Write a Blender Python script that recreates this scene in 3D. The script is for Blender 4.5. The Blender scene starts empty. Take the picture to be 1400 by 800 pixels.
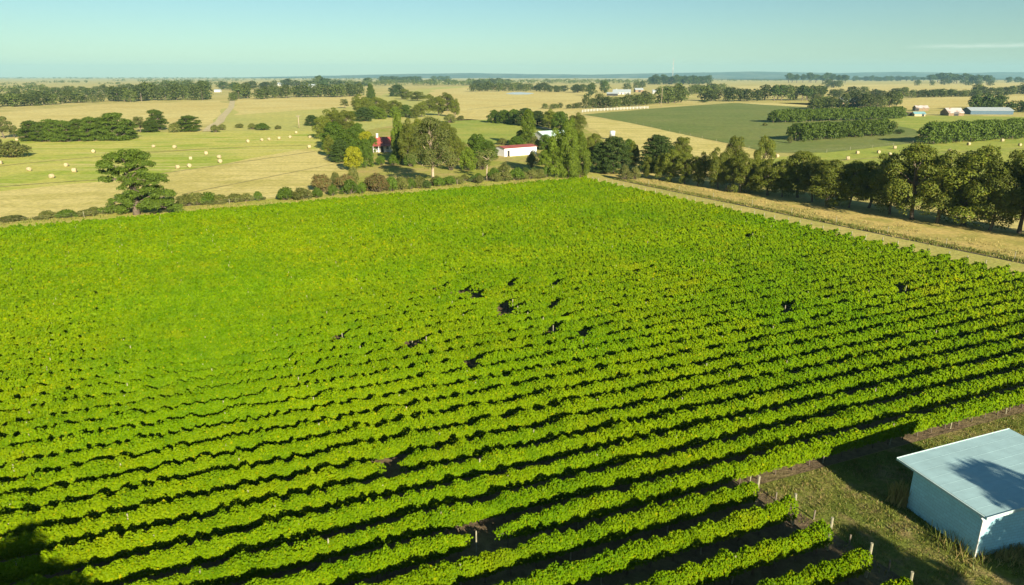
import bpy, bmesh, math, random
import numpy as np
from mathutils import Vector, Euler

random.seed(7)
RNG = np.random.default_rng(11)
scene = bpy.context.scene
COL = scene.collection

# ------------------------------------------------------------------ camera model
F, CAM_H = 940.0, 26.0
PITCH = math.atan(296 / 940)
CP, SP = math.cos(PITCH), math.sin(PITCH)
SUN_AZ, SUN_EL = 155.0, 20.5          # azimuth clockwise from the view direction (+Y)


def at(px, py, z=0.0):
    """the point of the plane z that the photo shows at pixel (px, py)"""
    x = (px - 700) / F
    q = -(py - 400) / F
    d = (x, CP + SP * q, -SP + CP * q)
    k = (CAM_H - z) / -d[2]
    return (d[0] * k, d[1] * k)


def depth(x, y, z=0.0):
    return y * CP - (z - CAM_H) * SP


# vineyard frame: S runs along the rows, T across them (towards the camera)
UA = math.radians(61.0)
U = (math.sin(UA), math.cos(UA))
V = (math.cos(UA), -math.sin(UA))


def st(s, t):
    return (s * U[0] + t * V[0], s * U[1] + t * V[1])


# ------------------------------------------------------------------ object helpers
def tag(o, label=None, cat=None, group=None, kind=None):
    if label: o['label'] = label
    if cat: o['category'] = cat
    if group: o['group'] = group
    if kind: o['kind'] = kind
    return o


def link(o, parent=None):
    COL.objects.link(o)
    if parent is not None:
        o.parent = parent
    return o


def empty(name, loc=(0, 0, 0), rz=0.0, scale=(1, 1, 1)):
    o = bpy.data.objects.new(name, None)
    o.empty_display_size = 0.5
    o.location = loc
    o.rotation_euler = (0, 0, rz)
    o.scale = scale
    return link(o)


def mesh_np(name, verts, faces, mats, smooth=False, mat_idx=None):
    """verts (n,3); faces list of (m,k) arrays"""
    me = bpy.data.meshes.new(name)
    verts = np.asarray(verts, dtype=np.float32)
    me.vertices.add(len(verts))
    me.vertices.foreach_set('co', verts.ravel())
    loops, starts, n = [], [], 0
    for f in faces:
        f = np.asarray(f, dtype=np.int32)
        if f.size == 0:
            continue
        k = f.shape[1]
        starts.append(n + np.arange(len(f), dtype=np.int32) * k)
        loops.append(f.ravel())
        n += f.size
    loops = np.concatenate(loops); starts = np.concatenate(starts)
    me.loops.add(len(loops)); me.polygons.add(len(starts))
    me.loops.foreach_set('vertex_index', loops)
    me.polygons.foreach_set('loop_start', starts)
    if not isinstance(mats, (list, tuple)):
        mats = [mats]
    for m in mats:
        me.materials.append(m)
    if mat_idx is not None:
        me.polygons.foreach_set('material_index', np.asarray(mat_idx, dtype=np.int32))
    me.polygons.foreach_set('use_smooth', np.full(len(starts), bool(smooth)))
    me.update(calc_edges=True)
    return me


def new_obj(name, me, parent=None, loc=(0, 0, 0)):
    o = bpy.data.objects.new(name, me)
    o.location = loc
    return link(o, parent)


class MB:
    """collects boxes, prisms and tubes into one mesh"""
    def __init__(s):
        s.v, s.f4, s.f3, s.n = [], [], [], 0

    def add(s, v, f4=None, f3=None):
        v = np.asarray(v, dtype=np.float32).reshape(-1, 3)
        s.v.append(v)
        if f4 is not None and len(f4): s.f4.append(np.asarray(f4, dtype=np.int32) + s.n)
        if f3 is not None and len(f3): s.f3.append(np.asarray(f3, dtype=np.int32) + s.n)
        s.n += len(v)
        return s

    def box(s, x0, x1, y0, y1, z0, z1):
        v = [(x0, y0, z0), (x1, y0, z0), (x1, y1, z0), (x0, y1, z0), (x0, y0, z1), (x1, y0, z1), (x1, y1, z1), (x0, y1, z1)]
        return s.add(v, [(0, 3, 2, 1), (4, 5, 6, 7), (0, 1, 5, 4), (1, 2, 6, 5), (2, 3, 7, 6), (3, 0, 4, 7)])

    def hexa(s, v):
        """eight corners: bottom ring then top ring, counter-clockwise"""
        return s.add(v, [(0, 3, 2, 1), (4, 5, 6, 7), (0, 1, 5, 4), (1, 2, 6, 5), (2, 3, 7, 6), (3, 0, 4, 7)])

    def tube(s, pts, radii, sides=6, cap=True):
        pts = [np.asarray(p, dtype=float) for p in pts]
        rings = []
        for i, p in enumerate(pts):
            a = pts[max(i - 1, 0)]; b = pts[min(i + 1, len(pts) - 1)]
            d = b - a; d /= (np.linalg.norm(d) + 1e-9)
            r = np.cross(d, (0.3, 0.9, 0.1) if abs(d[2]) > 0.8 else (0, 0, 1)); r /= np.linalg.norm(r) + 1e-9
            w = np.cross(d, r)
            an = np.arange(sides) * 2 * math.pi / sides
            rings.append(p + radii[i] * (np.outer(np.cos(an), r) + np.outer(np.sin(an), w)))
        v = np.concatenate(rings)
        f = []
        for i in range(len(pts) - 1):
            for k in range(sides):
                f.append((i * sides + k, i * sides + (k + 1) % sides, (i + 1) * sides + (k + 1) % sides, (i + 1) * sides + k))
        f3 = []
        if cap:
            e = (len(pts) - 1) * sides
            for k in range(1, sides - 1):
                f3.append((e, e + k, e + k + 1)); f3.append((0, k + 1, k))
        return s.add(v, f, f3)

    def mesh(s, name, mat, smooth=False):
        fs = []
        if s.f4: fs.append(np.concatenate(s.f4))
        if s.f3: fs.append(np.concatenate(s.f3))
        return mesh_np(name, np.concatenate(s.v), fs, mat, smooth)

    def build(s, name, mat, parent=None, smooth=False):
        return new_obj(name, s.mesh(name, mat, smooth), parent)


# ------------------------------------------------------------------ materials
def new_mat(name):
    m = bpy.data.materials.new(name)
    m.use_nodes = True
    nt = m.node_tree
    nt.nodes.clear()
    out = nt.nodes.new('ShaderNodeOutputMaterial')
    return m, nt, out


def nd(nt, typ, ins=None, **kw):
    n = nt.nodes.new(typ)
    for k, v in kw.items():
        setattr(n, k, v)
    for k, v in (ins or {}).items():
        if isinstance(v, bpy.types.NodeSocket):
            nt.links.new(v, n.inputs[k])
        else:
            n.inputs[k].default_value = v
    return n


def c4(c):
    return (c[0], c[1], c[2], 1.0)


def mixc(nt, fac, a, b, mode='MIX'):
    n = nt.nodes.new('ShaderNodeMix')
    n.data_type = 'RGBA'; n.blend_type = mode
    for idx, v in ((0, fac), (6, a), (7, b)):
        if isinstance(v, bpy.types.NodeSocket):
            nt.links.new(v, n.inputs[idx])
        else:
            n.inputs[idx].default_value = v if idx == 0 else c4(v)
    return n.outputs[2]


def ramp(nt, val, p0, p1, a=0.0, b=1.0):
    n = nt.nodes.new('ShaderNodeMapRange')
    n.interpolation_type = 'SMOOTHSTEP'
    nt.links.new(val, n.inputs['Value'])
    n.inputs['From Min'].default_value = p0; n.inputs['From Max'].default_value = p1
    n.inputs['To Min'].default_value = a; n.inputs['To Max'].default_value = b
    return n.outputs['Result']


def noise(nt, vec, scale, detail=3.0, rough=0.55, dist=0.0):
    n = nt.nodes.new('ShaderNodeTexNoise')
    nt.links.new(vec, n.inputs['Vector'])
    n.inputs['Scale'].default_value = scale
    n.inputs['Detail'].default_value = detail
    n.inputs['Roughness'].default_value = rough
    n.inputs['Distortion'].default_value = dist
    return n.outputs['Fac']


def leaf_mat(name, dark, light, third=None, third_amt=0.12, patch=0.0, trans=0.3, spec=0.25, objvar=0.35):
    m, nt, out = new_mat(name)
    geo = nd(nt, 'ShaderNodeNewGeometry')
    oi = nd(nt, 'ShaderNodeObjectInfo')
    rnd = geo.outputs['Random Per Island']
    c = mixc(nt, rnd, dark, light)
    if third:
        r2 = nd(nt, 'ShaderNodeMath', {0: rnd, 1: 17.31}, operation='MULTIPLY').outputs[0]
        r3 = nd(nt, 'ShaderNodeMath', {0: r2}, operation='FRACT').outputs[0]
        k = ramp(nt, r3, 1 - third_amt - 0.02, 1 - third_amt + 0.02)
        if patch:
            pn = noise(nt, geo.outputs['Position'], 0.16, 4, 0.65)
            pk = ramp(nt, pn, 0.55, 0.74, 0.0, patch)
            k = nd(nt, 'ShaderNodeMath', {0: k, 1: pk}, operation='MAXIMUM', use_clamp=True).outputs[0]
            k = nd(nt, 'ShaderNodeMath', {0: k, 1: 0.85}, operation='MULTIPLY').outputs[0]
        c = mixc(nt, k, c, third)
    b = ramp(nt, oi.outputs['Random'], 0, 1, 1 - objvar / 2, 1 + objvar / 2)
    if patch:                      # vigour differs from place to place in the block
        v1 = noise(nt, geo.outputs['Position'], 0.045, 3, 0.6)
        v2 = noise(nt, geo.outputs['Position'], 0.55, 3, 0.6)
        c = mixc(nt, ramp(nt, v1, 0.35, 0.68), c, mixc(nt, 1.0, c, (0.70, 0.88, 1.0), 'MULTIPLY'))
        c = mixc(nt, ramp(nt, v2, 0.42, 0.68), c, mixc(nt, 1.0, c, (0.76, 0.86, 1.0), 'MULTIPLY'))
    vm = nd(nt, 'ShaderNodeVectorMath', {0: c, 'Scale': b}, operation='SCALE').outputs[0]
    bs = nd(nt, 'ShaderNodeBsdfPrincipled', {'Base Color': vm, 'Roughness': 0.55, 'Specular IOR Level': spec})
    tr = nd(nt, 'ShaderNodeBsdfTranslucent', {'Color': vm})
    mx = nd(nt, 'ShaderNodeMixShader', {0: trans, 1: bs.outputs[0], 2: tr.outputs[0]})
    nt.links.new(mx.outputs[0], out.inputs[0])
    return m


def plain_mat(name, col, rough=0.7, var=0.15, scale=1.5, metal=0.0, spec=0.4, dirt=None, dirt_amt=0.4):
    m, nt, out = new_mat(name)
    tc = nd(nt, 'ShaderNodeTexCoord')
    n1 = noise(nt, tc.outputs['Object'], scale, 5, 0.6)
    lo = tuple(v * (1 - var) for v in col); hi = tuple(min(1, v * (1 + var)) for v in col)
    c = mixc(nt, ramp(nt, n1, 0.3, 0.7), lo, hi)
    if dirt:
        n2 = noise(nt, tc.outputs['Object'], scale * 2.3, 6, 0.7, 0.4)
        c = mixc(nt, ramp(nt, n2, 0.52, 0.72, 0, dirt_amt), c, dirt)
    bs = nd(nt, 'ShaderNodeBsdfPrincipled', {'Base Color': c, 'Roughness': rough, 'Metallic': metal, 'Specular IOR Level': spec})
    nt.links.new(bs.outputs[0], out.inputs[0])
    return m


def field_mat(name, a, b, c, big=0.02, mid=0.12, fine=0.9, stripe=0.0, stripe_az=61.0, mix_c=0.5, lo=0.4, hi=0.62, bump=0.3):
    """a: first grass tone, b: second, c: bare or dry patches; stripe: strength of streaks along an azimuth"""
    m, nt, out = new_mat(name)
    pos = nd(nt, 'ShaderNodeNewGeometry').outputs['Position']
    nb = noise(nt, pos, big, 4, 0.6, 0.6)
    nm = noise(nt, pos, mid, 5, 0.62, 0.3)
    nf = noise(nt, pos, fine, 4, 0.7)
    sep = nd(nt, 'ShaderNodeMath', {0: nb, 1: nm}, operation='ADD').outputs[0]
    col = mixc(nt, ramp(nt, sep, lo * 2, hi * 2), a, b)
    az = math.radians(stripe_az)
    mp = nd(nt, 'ShaderNodeMapping', {'Vector': pos, 'Rotation': (0, 0, az - math.pi / 2), 'Scale': (0.012, 0.30, 1)})
    ns = noise(nt, mp.outputs[0], 1.0, 4, 0.6)
    nc = nd(nt, 'ShaderNodeMath', {0: nd(nt, 'ShaderNodeMath', {0: ns, 1: stripe}, operation='MULTIPLY').outputs[0],
                                   1: nd(nt, 'ShaderNodeMath', {0: nm, 1: 1 - stripe}, operation='MULTIPLY').outputs[0]}, operation='ADD').outputs[0]
    col = mixc(nt, ramp(nt, nc, 0.46, 0.66, 0, mix_c), col, c)
    k = ramp(nt, nf, 0.25, 0.75, 0.72, 1.22)
    vm = nd(nt, 'ShaderNodeVectorMath', {0: col, 'Scale': k}, operation='SCALE').outputs[0]
    bp = nd(nt, 'ShaderNodeBump', {'Strength': bump, 'Distance': 0.25, 'Height': nf})
    bs = nd(nt, 'ShaderNodeBsdfPrincipled', {'Base Color': vm, 'Roughness': 0.95, 'Specular IOR Level': 0.1, 'Normal': bp.outputs[0]})
    nt.links.new(bs.outputs[0], out.inputs[0])
    return m


def ribbed_mat(name, col, axis=0, freq=6.0, rough=0.45, rust=None, rust_amt=0.5, metal=0.0, var=0.08):
    """painted corrugated sheet: ribs as bump along one object axis"""
    m, nt, out = new_mat(name)
    tc = nd(nt, 'ShaderNodeTexCoord')
    sx = nd(nt, 'ShaderNodeSeparateXYZ', {0: tc.outputs['Object']})
    w = nd(nt, 'ShaderNodeMath', {0: sx.outputs[axis], 1: freq * 2 * math.pi}, operation='MULTIPLY').outputs[0]
    s = nd(nt, 'ShaderNodeMath', {0: w}, operation='SINE').outputs[0]
    n1 = noise(nt, tc.outputs['Object'], 0.8, 5, 0.65)
    mp = nd(nt, 'ShaderNodeMapping', {'Vector': tc.outputs['Object'], 'Scale': (4.0, .35, 1) if axis == 0 else (.35, 4.0, 1)})
    n2 = noise(nt, mp.outputs[0], 1.0, 5, 0.65)
    c = mixc(nt, ramp(nt, n1, 0.3, 0.7), tuple(v * (1 - var) for v in col), tuple(v * (1 + var) for v in col))
    c = mixc(nt, ramp(nt, n2, 0.45, 0.75, 0, 0.25), c, tuple(v * 0.6 for v in col))
    if rust:
        n3 = noise(nt, tc.outputs['Object'], 0.35, 6, 0.7, 0.5)
        c = mixc(nt, ramp(nt, n3, 0.5, 0.62, 0, rust_amt), c, rust)
    bs = nd(nt, 'ShaderNodeBsdfPrincipled', {'Base Color': c, 'Roughness': rough, 'Metallic': metal, 'Specular IOR Level': 0.4})
    nt.links.new(bs.outputs[0], out.inputs[0])
    return m


def block_mat(name, col):
    m, nt, out = new_mat(name)
    tc = nd(nt, 'ShaderNodeTexCoord')
    sx = nd(nt, 'ShaderNodeSeparateXYZ', {0: tc.outputs['Object']})
    xy = nd(nt, 'ShaderNodeMath', {0: sx.outputs[0], 1: sx.outputs[1]}, operation='ADD').outputs[0]
    cb = nd(nt, 'ShaderNodeCombineXYZ', {0: xy, 1: sx.outputs[2]})
    br = nd(nt, 'ShaderNodeTexBrick', {'Vector': cb.outputs[0], 'Color1': c4(col), 'Color2': c4(tuple(v * .9 for v in col)),
                                       'Mortar': c4(tuple(v * .72 for v in col)), 'Scale': 1.0, 'Mortar Size': 0.012,
                                       'Brick Width': 0.4, 'Row Height': 0.2})
    n2 = noise(nt, tc.outputs['Object'], 1.7, 6, 0.7)
    c = mixc(nt, ramp(nt, n2, 0.5, 0.75, 0, 0.35), br.outputs['Color'], tuple(v * .62 for v in col))
    bp = nd(nt, 'ShaderNodeBump', {'Strength': 0.12, 'Distance': 0.004, 'Height': br.outputs['Fac']}, invert=True)
    bs = nd(nt, 'ShaderNodeBsdfPrincipled', {'Base Color': c, 'Roughness': 0.75, 'Specular IOR Level': 0.3, 'Normal': bp.outputs[0]})
    nt.links.new(bs.outputs[0], out.inputs[0])
    return m


M = {}
M['vine'] = leaf_mat('vine_leaf', (0.092, 0.156, 0.0005), (0.160, 0.226, 0.001), (0.27, 0.25, 0.002), 0.025, patch=0.40, trans=0.16, spec=0.04, objvar=0.12)
M['gum'] = leaf_mat('gum_leaf', (0.082, 0.110, 0.009), (0.142, 0.165, 0.013), (0.18, 0.165, 0.022), 0.06, trans=0.22)
M['pale_gum'] = leaf_mat('pale_gum_leaf', (0.090, 0.118, 0.022), (0.145, 0.168, 0.032), (0.18, 0.17, 0.05), 0.06, trans=0.22)
M['cypress'] = leaf_mat('cypress_leaf', (0.046, 0.082, 0.008), (0.108, 0.158, 0.013), trans=0.15)
M['dark'] = leaf_mat('dark_leaf', (0.030, 0.055, 0.010), (0.070, 0.110, 0.014), trans=0.15)
M['broad'] = leaf_mat('broad_leaf', (0.050, 0.100, 0.008), (0.115, 0.175, 0.012), trans=0.28)
M['lime'] = leaf_mat('lime_leaf', (0.085, 0.140, 0.008), (0.170, 0.225, 0.014), trans=0.32)
M['gold'] = leaf_mat('gold_leaf', (0.18, 0.21, 0.008), (0.36, 0.35, 0.010), trans=0.30)
M['olive'] = leaf_mat('olive_leaf', (0.080, 0.100, 0.020), (0.150, 0.165, 0.030), (0.22, 0.19, 0.06), 0.1, trans=0.22)
M['russet'] = leaf_mat('russet_leaf', (0.110, 0.085, 0.025), (0.210, 0.150, 0.050), (0.12, 0.14, 0.03), 0.25, trans=0.22)
M['far'] = leaf_mat('far_leaf', (0.042, 0.066, 0.013), (0.100, 0.122, 0.018), trans=0.18, objvar=0.6)
M['bark'] = plain_mat('bark', (0.13, 0.10, 0.07), 0.9, 0.3, 2.0)
M['pale_bark'] = plain_mat('pale_bark', (0.33, 0.26, 0.17), 0.85, 0.25, 1.2)
M['post'] = plain_mat('weathered_wood', (0.27, 0.25, 0.16), 0.9, 0.3, 5.0)
M['stake'] = plain_mat('grey_timber', (0.17, 0.14, 0.10), 0.9, 0.3, 5.0)
M['straw'] = plain_mat('hay', (0.38, 0.31, 0.17), 0.95, 0.25, 4.0)
M['dry_grass'] = leaf_mat('dry_grass_blade', (0.30, 0.235, 0.075), (0.42, 0.335, 0.115), (0.24, 0.25, 0.06), 0.2, trans=0.25, objvar=0.0)
M['green_grass'] = leaf_mat('green_grass_blade', (0.10, 0.13, 0.018), (0.18, 0.20, 0.03), (0.30, 0.23, 0.08), 0.22, trans=0.25, objvar=0.0)

# ------------------------------------------------------------------ ground and fields
STRAW = (0.57, 0.485, 0.180)
TAN = (0.50, 0.42, 0.150)
GRN = (0.225, 0.225, 0.035)
DGRN = (0.085, 0.125, 0.028)


def sheet(name, pts, z, mat, jitter=0.0, seed=1, kind='structure'):
    """a ground sheet through world points, its edge slightly uneven"""
    rr = random.Random(seed)
    poly = []
    for i, p in enumerate(pts):
        q = pts[(i + 1) % len(pts)]
        L = math.hypot(q[0] - p[0], q[1] - p[1])
        dn = max(30.0, math.hypot((p[0] + q[0]) / 2, (p[1] + q[1]) / 2))
        n = max(1, min(14, int(L / (dn * 0.06)))) if jitter else 1
        for k in range(n):
            f = k / n
            x, y = p[0] + (q[0] - p[0]) * f, p[1] + (q[1] - p[1]) * f
            if k and jitter:
                x += rr.uniform(-1, 1) * jitter * dn * 0.02; y += rr.uniform(-1, 1) * jitter * dn * 0.02
            poly.append((x, y, z))
    bm = bmesh.new()
    vs = [bm.verts.new(p) for p in poly]
    f = bm.faces.new(vs)
    bm.normal_update()
    if f.normal.z < 0:
        f.normal_flip()
    bmesh.ops.triangulate(bm, faces=[f])
    me = bpy.data.meshes.new(name)
    bm.to_mesh(me); bm.free()
    me.materials.append(mat)
    o = new_obj(name, me)
    if kind: o['kind'] = kind
    return o


def px(*pts):
    return [at(*p) for p in pts]


R = 12500.0
sheet('ground', [(-R, -2500), (R, -2500), (R, R), (-R, R)], 0.0,
      field_mat('plain_grass', TAN, (0.44, 0.37, 0.11), (0.26, 0.28, 0.07), big=0.004, mid=0.03, fine=0.5, mix_c=0.6))
m_pad = field_mat('hay_paddock_grass', (0.45, 0.43, 0.090), (0.28, 0.35, 0.036), STRAW, big=0.016, mid=0.06, fine=0.8, stripe=0.75, stripe_az=66, mix_c=0.8, lo=0.455, hi=0.56)
m_tan = field_mat('mown_tan_grass', (0.58, 0.49, 0.175), (0.49, 0.42, 0.13), (0.38, 0.34, 0.085), big=0.02, mid=0.1, fine=0.9, stripe=0.8, stripe_az=64, mix_c=0.75, lo=0.45, hi=0.57)
m_straw = field_mat('dry_stubble', STRAW, (0.53, 0.42, 0.14), (0.42, 0.37, 0.10), big=0.004, mid=0.02, fine=0.3, stripe=0.7, stripe_az=80, mix_c=0.6)
m_lgreen = field_mat('pale_green_pasture', (0.44, 0.41, 0.11), (0.34, 0.36, 0.085), STRAW, big=0.008, mid=0.03, fine=0.3, stripe=0.6, stripe_az=75, mix_c=0.5)
m_past = field_mat('green_pasture', (0.135, 0.180, 0.040), (0.180, 0.205, 0.052), (0.21, 0.215, 0.07), big=0.01, mid=0.04, fine=0.4, stripe=0.8, stripe_az=85, mix_c=0.6)
m_lush = field_mat('lush_pasture', (0.24, 0.30, 0.045), (0.33, 0.35, 0.06), (0.43, 0.38, 0.11), big=0.02, mid=0.06, fine=0.6, stripe=0.7, stripe_az=80, mix_c=0.55)
m_gard = field_mat('homestead_grass', (0.27, 0.29, 0.045), (0.40, 0.34, 0.10), (0.40, 0.30, 0.11), big=0.03, mid=0.09, fine=0.8, mix_c=0.6)
m_soil = field_mat('vineyard_soil', (0.125, 0.092, 0.052), (0.200, 0.145, 0.078), (0.14, 0.135, 0.04), big=0.05, mid=0.4, fine=2.5, stripe=0.5, mix_c=0.5, bump=0.8)
m_yard = field_mat('shed_yard_grass', (0.125, 0.155, 0.024), (0.21, 0.205, 0.045), (0.24, 0.175, 0.08), big=0.15, mid=0.55, fine=4.0, mix_c=0.75, bump=0.8)
m_track = field_mat('mown_headland', (0.36, 0.34, 0.085), (0.48, 0.39, 0.13), (0.28, 0.30, 0.055), big=0.04, mid=0.18, fine=2.0, stripe=0.7, stripe_az=151, mix_c=0.6)
m_dryl = field_mat('dry_verge', (0.50, 0.38, 0.125), (0.40, 0.33, 0.09), (0.27, 0.26, 0.06), big=0.05, mid=0.2, fine=1.5, mix_c=0.6)
m_edge = field_mat('rough_edge_grass', (0.36, 0.36, 0.06), (0.46, 0.40, 0.11), (0.27, 0.29, 0.05), big=0.06, mid=0.25, fine=1.5, mix_c=0.6)
m_dirt = plain_mat('track_dirt', (0.46, 0.38, 0.19), 0.95, 0.2, 0.3)
m_band = plain_mat('dark_band', (0.055, 0.048, 0.028), 0.95, 0.4, 0.8)

sheet('far_stubble_field', px((-500, 176), (0, 154), (150, 142), (300, 138), (318, 150), (292, 170), (180, 172), (0, 178), (-500, 196)), 0.02, m_straw, 0.5, 2)
sheet('pale_pasture', px((292, 170), (318, 138), (500, 133), (590, 120), (640, 118), (640, 168), (600, 176), (440, 182), (300, 181)), 0.03, m_lgreen, 0.4, 3)
sheet('dry_field_left', px((318, 137), (500, 131), (520, 140), (470, 147), (318, 158)), 0.05, m_straw, 0.4, 4)
sheet('dry_hill_field', px((590, 123), (640, 119), (830, 121), (835, 140), (795, 151), (770, 164), (630, 168), (600, 150)), 0.05, m_straw, 0.4, 5)
sheet('hay_paddock', px((-500, 216), (0, 190), (200, 181), (440, 179), (480, 190), (490, 250), (300, 285), (0, 313), (-500, 356)), 0.04, m_pad, 0.2, 6)
sheet('mown_paddock', px((-500, 330), (0, 262), (170, 246), (300, 226), (420, 203), (470, 215), (478, 256), (300, 286), (0, 313), (-500, 356)), 0.06, m_tan, 0.4, 7)
sheet('homestead_lawn', px((470, 185), (560, 168), (640, 163), (790, 172), (830, 190), (860, 240), (800, 246), (478, 262), (470, 222)), 0.05, m_gard, 0.3, 8)
sheet('lime_paddock', px((595, 166), (690, 163), (735, 174), (740, 192), (650, 198), (600, 190)), 0.07, m_lush, 0.3, 9)
sheet('dry_slope', px((795, 160), (850, 166), (960, 190), (1060, 215), (1120, 222), (1110, 245), (860, 240), (826, 190)), 0.06, m_tan, 0.4, 10)
sheet('green_pasture', px((796, 157), (885, 149), (1000, 141), (1060, 141), (1215, 152), (1260, 180), (1250, 196), (1130, 209), (1050, 209), (960, 189), (870, 170)), 0.08, m_past, 0.2, 11)
sheet('lush_paddock', px((1060, 216), (1130, 207), (1250, 196), (1420, 185), (1800, 195), (1800, 310), (1400, 300), (1150, 268), (1020, 250)), 0.07, m_lush, 0.2, 12)
sheet('right_dry_field', px((1010, 118), (1400, 113), (1800, 112), (1800, 126), (1400, 124), (1000, 126)), 0.04, m_straw, 0.3, 13)
sheet('right_stubble', px((1010, 141), (1150, 150), (1250, 134), (1420, 131), (1800, 138), (1800, 152), (1310, 146), (1216, 152), (1060, 141)), 0.10, m_straw, 0.3, 14)
sheet('farmyard_green', px((1200, 151), (1260, 158), (1400, 160), (1800, 172), (1800, 182), (1260, 182), (1215, 168)), 0.11, m_lush, 0.3, 15)

# vineyard block, headland, verge and yard
sheet('vineyard_soil', [st(-175, -142.4), st(101.0, -142.4), st(101.0, -19.2), st(33.4, -26.8), st(33.4, 0), st(-175, 0)], 0.12, m_soil)
sheet('shed_yard', [st(33.4, -26.8), st(101.0, -19.2), st(101.0, 20), st(0, 20), st(0, 0), st(33.4, 0)], 0.11, m_yard)
sheet('far_verge', [st(-240, -158.0), st(114, -158.0), st(114, -142.4), st(-240, -142.4)], 0.10, m_edge, 0.2, 20)
sheet('headland_track', [st(101.0, -156), st(111.0, -150), st(111.0, 20), st(101.0, 20)], 0.13, m_track)
sheet('band', [st(111.0, -146), st(111.7, -146), st(111.7, 20), st(111.0, 20)], 0.14, m_band)  # flat narrow sheet, darker brown than the ground on both sides
sheet('roadside_verge', [st(111.7, -150), st(124, -158), st(132, -110), st(134, 20), st(111.7, 20)], 0.12, m_dryl, 0.1, 21)
sheet('far_forest_plain', px((930, 108.2), (1010, 107), (1200, 107), (1800, 107), (1800, 109.2), (1200, 109.4), (1060, 110)), 0.3, field_mat('dark_plain', (0.03, 0.045, 0.02), (0.05, 0.065, 0.028), (0.12, 0.12, 0.05), big=.0008, mid=.004, fine=.02), 0.0, 30)
# farm lane winding across the far paddocks
def ribbon(name, pix, w, z, mat):
    p = [Vector(at(*q)) for q in pix]
    L, Rr = [], []
    for i in range(len(p)):
        d = (p[min(i + 1, len(p) - 1)] - p[max(i - 1, 0)]).normalized()
        n = Vector((-d.y, d.x))
        L.append(tuple(p[i] + n * w / 2)); Rr.append(tuple(p[i] - n * w / 2))
    n = len(p)
    v = [(a[0], a[1], z) for a in L + Rr]
    me = mesh_np(name, v, [np.array([(i, i + n, i + n + 1, i + 1) for i in range(n - 1)])], mat)
    o = new_obj(name, me); o['kind'] = 'structure'
    return o
ribbon('farm_lane', [(284, 180), (290, 173), (300, 167), (304, 160), (310, 154), (316, 147), (318, 138)], 5.0, 0.16, m_dirt)
m_rut = plain_mat('wheel_rut', (.30, .26, .085), .95, .3, .2)
ribbon('wheel_track', [(-150, 262), (0, 256), (60, 251), (140, 246), (220, 238), (330, 222), (440, 206)], .9, .12, m_rut)
ribbon('wheel_track', [(250, 266), (320, 252), (400, 236), (470, 222)], .7, .12, m_rut)
ribbon('wheel_track', [(140, 211), (240, 206), (340, 201), (420, 199)], .9, .12, m_rut)
ribbon('wheel_track', [(-100, 240), (30, 224), (140, 214), (280, 204)], .8, .12, m_rut)
ribbon('wheel_track', [(1130, 222), (1240, 212), (1400, 203), (1600, 196)], .9, .14, m_rut)
ribbon('wheel_track', [(640, 150), (720, 141), (800, 137)], 2.0, .14, m_rut)
ribbon('garden_path', [(733, 174), (745, 175.5), (757, 178), (766, 181), (769, 184), (764, 187)], 2.2, 0.20, plain_mat('pale_gravel', (0.6, 0.5, 0.36), 0.9))

# pond and hills
m_water, nt, out = new_mat('pond_water')
bs = nd(nt, 'ShaderNodeBsdfPrincipled', {'Base Color': (0.62, 0.66, 0.62, 1), 'Roughness': 0.25})
nt.links.new(bs.outputs[0], out.inputs[0])
sheet('pond_water', px((691, 128.4), (700, 126.2), (712, 126.0), (722, 126.8), (731, 127.6), (722, 129.2), (704, 129.4)), 0.12, m_water)


def hills():
    rr = np.random.default_rng(5)
    m = field_mat('hill_forest', (0.035, 0.05, 0.022), (0.055, 0.07, 0.03), (0.16, 0.15, 0.07), big=0.0006, mid=0.003, fine=0.02, mix_c=0.6)
    ctrl = [(-900, 106.6), (0, 106.6), (200, 106.6), (330, 106.4), (480, 103.4), (560, 101.6), (650, 100.4), (720, 101.6), (800, 102.4), (860, 101.2),
            (960, 99.4), (1000, 98.6), (1060, 99.6), (1110, 100.4), (1180, 98.8), (1260, 100.6), (1320, 99.3), (1400, 99.6), (1800, 99), (2600, 102)]
    xs = np.linspace(-900, 2600, 240)
    ys = np.interp(xs, [c[0] for c in ctrl], [c[1] for c in ctrl])
    n1 = np.interp(xs, np.linspace(-900, 2600, 150), rr.uniform(-.35, .35, 150))
    D = 9800.0
    v = []
    prof = [(-900, 0), (-350, .62), (0, 1.0), (700, .7), (1600, 0)]
    for dy, k in prof:
        for x, y, nn in zip(xs, ys, n1):
            top = CAM_H + (104 - y + nn * 0.6) * D / F * 1.04
            v.append(((x - 700) / F * D * 1.04, D + dy + 60 * math.sin(x * .03), max(0.0, top) * k - 0.5))
    n = len(xs)
    f = [(r * n + i, r * n + i + 1, (r + 1) * n + i + 1, (r + 1) * n + i) for r in range(len(prof) - 1) for i in range(n - 1)]
    o = new_obj('hills', mesh_np('hills', v, [np.array(f)], m, smooth=True)); o['kind'] = 'structure'
hills()

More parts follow.
